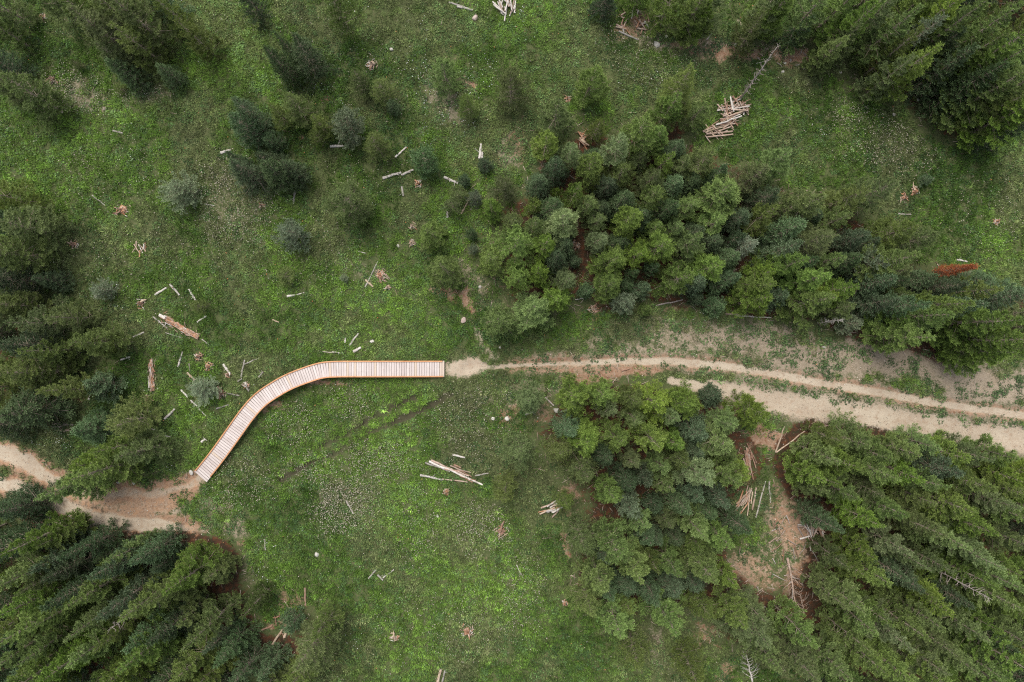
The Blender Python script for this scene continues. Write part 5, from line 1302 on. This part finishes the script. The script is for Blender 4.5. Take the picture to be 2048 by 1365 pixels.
# seed heads and flowers: tiny solid heads, one object each
def tetras(name, label, x, y, z, size, mat, seed, flat=.7):
    r = np.random.default_rng(seed); n = len(x)
    base = np.array([(1, 0, 0), (-.5, .87, 0), (-.5, -.87, 0), (0, 0, 1.0), (0, 0, -.8)])
    a = r.uniform(0, 6.28, n); c, s_ = np.cos(a), np.sin(a)
    st = r.uniform(.6, 1.5, (n, 2))
    b = base[None] * np.stack([size * st[:, 0], size * st[:, 1], size * flat], 1)[:, None, :]
    R_ = np.stack([b[..., 0] * c[:, None] - b[..., 1] * s_[:, None], b[..., 0] * s_[:, None] + b[..., 1] * c[:, None], b[..., 2]], 2)
    tl = r.normal(0, .25, (n, 2)); R_[..., 2] += R_[..., 0] * tl[:, :1] + R_[..., 1] * tl[:, 1:]
    Vv = (R_ + np.stack([x, y, z], 1)[:, None, :]).reshape(-1, 3)
    f = np.array([(0, 1, 3), (1, 2, 3), (2, 0, 3), (1, 0, 4), (2, 1, 4), (0, 2, 4)])
    F = (f[None] + (np.arange(n) * 5)[:, None, None]).reshape(-1, 3)
    me = mesh_np(name, Vv, F, [mat], dict(var=np.repeat(r.random(n), 5)))
    return obj(name, me, kind="stuff", label=label)
def var_mat(name, a, b_, rough=.8):
    m, nt, b = newmat(name, rough); v = N(nt, "ShaderNodeAttribute", attribute_name="var")
    nt.links.new(mixc(nt, v.outputs["Fac"], a, b_), b.inputs["Base Color"]); return m
M['seed'] = var_mat("seed_heads", (.22, .19, .13), (.50, .44, .35)); M['flower'] = var_mat("white_petals", (.55, .56, .50), (.80, .80, .76))
M['gravel'] = var_mat("gravel", (.20, .145, .10), (.55, .49, .41)); M['orange_leaf'] = var_mat("orange_bits", (.45, .14, .04), (.55, .30, .14))
SEEDP = [(690,1010,70,70,30,1.), (630,940,80,40,0,.5), (760,925,90,50,0,.6), (150,180,80,50,20,.8), (280,190,70,20,0,.6), (960,1060,60,60,0,.6), (840,1060,60,90,30,.35), (590,850,60,40,0,.7), (700,800,60,40,0,.5),
         (1050,1180,50,90,0,.4), (480,960,80,60,0,.5), (230,350,120,100,0,.12), (480,400,90,110,0,.5), (1770,260,140,90,20,.5), (1960,430,100,90,0,.15), (900,1250,160,80,0,.18), (960,840,120,80,0,.3), (330,500,200,60,0,.12), (620,520,120,80,0,.12), (1300,110,120,60,20,.3)]
FLOW = [(880,180,90,60,40,.7), (900,240,50,50,0,.8), (800,60,60,30,0,.3), (960,130,50,60,0,.5), (860,260,50,40,0,.5), (275,335,26,40,0,.8), (270,310,14,20,0,.5), (105,540,16,34,0,.9), (205,600,50,36,0,.5), (80,876,36,16,0,1.), (130,885,30,14,20,1.), (348,942,24,10,0,1.),
        (310,795,26,26,0,.7), (530,1100,20,50,0,.7), (530,1150,40,30,0,.6), (1440,640,110,26,5,.8), (1780,715,140,30,6,.6), (1960,740,110,36,8,.6), (1320,50,30,30,0,.2), (1145,150,10,40,10,1.), (715,1275,26,20,0,.7), (800,1325,20,16,0,.7), (640,185,60,16,0,.4), (770,395,26,12,0,.7), (1270,165,60,30,0,.35),
        (610,300,12,8,0,.8), (655,330,10,8,0,.7), (1560,690,120,24,0,.5), (330,30,40,50,0,.35), (700,25,60,20,0,.5), (1040,30,20,40,0,.6), (820,860,40,20,0,.15), (1640,270,30,16,0,.6), (1350,150,30,12,0,.5), (1000,60,30,20,0,.4), (1700,660,80,24,0,.5), (540,1090,14,14,0,1.), (1860,735,60,20,0,.6)]
def patches(x, y, lst):
    px = x / PX + CX + (fbm(x, y, 1.0, 71) - .5) * 40; py = CY - y / PX + (fbm(x, y, 1.0, 72) - .5) * 40
    d = np.zeros_like(x)
    for e in lst: d = np.maximum(d, sstep(0, .7, ell(px, py, *e[:5])) * e[5])
    return d
x, y, r = veg_points(70, 53)
s, rd, br, rt, lt = veg_fields(x, y); dk = seg_dist(x, y, deck_line)
pr = .015 + .09 * sstep(.52, .72, fbm(x, y, 3.0, 73)) + 1.0 * patches(x, y, SEEDP) - s - .7 * rd - sstep(.8, 1.8, lt)
pr *= .5 + sstep(.35, .6, fbm(x, y, .5, 74))
ok = (r.random(len(x)) < pr) & (dk > .52); x, y = x[ok], y[ok]
tetras("seed_heads", "pale brown seed heads dotted over the meadow grass", x, y, hz(x, y) + r.uniform(.15, .26, len(x)), r.uniform(.014, .036, len(x)), M['seed'], 1)
x, y, r = veg_points(190, 57)
pr = .75 * patches(x, y, SEEDP) ** 1.4 * sstep(.36, .62, fbm(x, y, .6, 74))
ok = r.random(len(x)) < pr; x, y = x[ok], y[ok]
s, rd, br, rt, lt = veg_fields(x, y); ok = (s < .3) & (rd < .5) & (lt < 1.2) & (seg_dist(x, y, deck_line) > .52); x, y = x[ok], y[ok]
tetras("seed_heads", "dense drifts of pale seed heads in the meadow", x, y, hz(x, y) + r.uniform(.16, .27, len(x)), r.uniform(.016, .036, len(x)), M['seed'], 4)
x, y, r = veg_points(46, 54)
s, rd, br, rt, lt = veg_fields(x, y); dk = seg_dist(x, y, deck_line)
pr = .0015 + .62 * patches(x, y, FLOW) * sstep(.38, .6, fbm(x, y, .55, 75)) - s - .6 * sstep(1.0, 2.0, lt)
ok = (r.random(len(x)) < pr) & (dk > .52); x, y = x[ok], y[ok]
tetras("white_flowers", "tiny white wildflowers in drifts across the meadow", x, y, hz(x, y) + r.uniform(.17, .27, len(x)), r.uniform(.012, .030, len(x)), M['flower'], 2, .5)
x, y, r = veg_points(60, 55)
s, rd, br, rt, lt = veg_fields(x, y); dk = seg_dist(x, y, deck_line)
pr = .34 * sstep(.1, .5, s) * (1 - .65 * sstep(.75, 1, s)) + .16 * rd + .14 * br + .05 * s + .04 * sstep(1, 2, lt)
ok = (r.random(len(x)) < pr) & (dk > .52); x, y = x[ok], y[ok]
tetras("gravel", "pale gravel scattered on the dirt tracks and bare soil", x, y, hz(x, y) + .012, r.uniform(.012, .05, len(x)) ** 1.0 * r.uniform(.5, 1.1, len(x)), M['gravel'], 3, .6)
x, y, r = veg_points(.5, 58)
s, rd, br, rt, lt = veg_fields(x, y); dk = seg_dist(x, y, deck_line)
ok = (r.random(len(x)) < .25 + .5 * rd) & (dk > .6) & (s < .4); x, y = x[ok], y[ok]
tetras("fallen_leaves", "tiny orange fallen leaves and bark flakes in the grass", x, y, hz(x, y) + r.uniform(.12, .2, len(x)), r.uniform(.02, .045, len(x)), M['orange_leaf'], 5, .4)
# twigs and bits of wood strewn on the floor
x, y, r = veg_points(9, 56)
s, rd, br, rt, lt = veg_fields(x, y); dk = seg_dist(x, y, deck_line)
pr = .004 + .34 * rd + .10 * br + .30 * sstep(1.0, 2.0, lt) - s
ok = (r.random(len(x)) < pr) & (dk > .6); x, y = x[ok], y[ok]
n = len(x); a = r.uniform(0, 6.28, n); ln = r.uniform(.06, .28, n) ** 1.0; w = r.uniform(.006, .018, n)
d = np.stack([np.cos(a), np.sin(a), r.normal(0, .1, n)], 1); sd = np.stack([-np.sin(a), np.cos(a), np.zeros(n)], 1)
c = np.stack([x, y, hz(x, y) + .05], 1); up = np.array([[0, 0, 1.0]])
Vv = np.stack([c - d * ln[:, None] - sd * w[:, None], c - d * ln[:, None] + sd * w[:, None], c - d * ln[:, None] + up * (w * 1.5)[:, None],
               c + d * ln[:, None] - sd * w[:, None], c + d * ln[:, None] + sd * w[:, None], c + d * ln[:, None] + up * (w * 1.5)[:, None]], 1).reshape(-1, 3)
f = np.array([(0, 2, 5), (0, 5, 3), (1, 4, 5), (1, 5, 2), (0, 3, 4), (0, 4, 1), (0, 1, 2), (3, 5, 4)])
F = (f[None] + (np.arange(n) * 6)[:, None, None]).reshape(-1, 3)
M['bits'] = var_mat("twig_litter", (.26, .17, .12), (.56, .45, .36))
obj("twig_litter", mesh_np("twig_litter", Vv, F, [M['bits']], dict(var=np.repeat(r.random(n), 6))), kind="stuff", label="small broken twigs strewn over soil and forest floor")
print("TREES", len(TREES), "objects", len(bpy.data.objects))
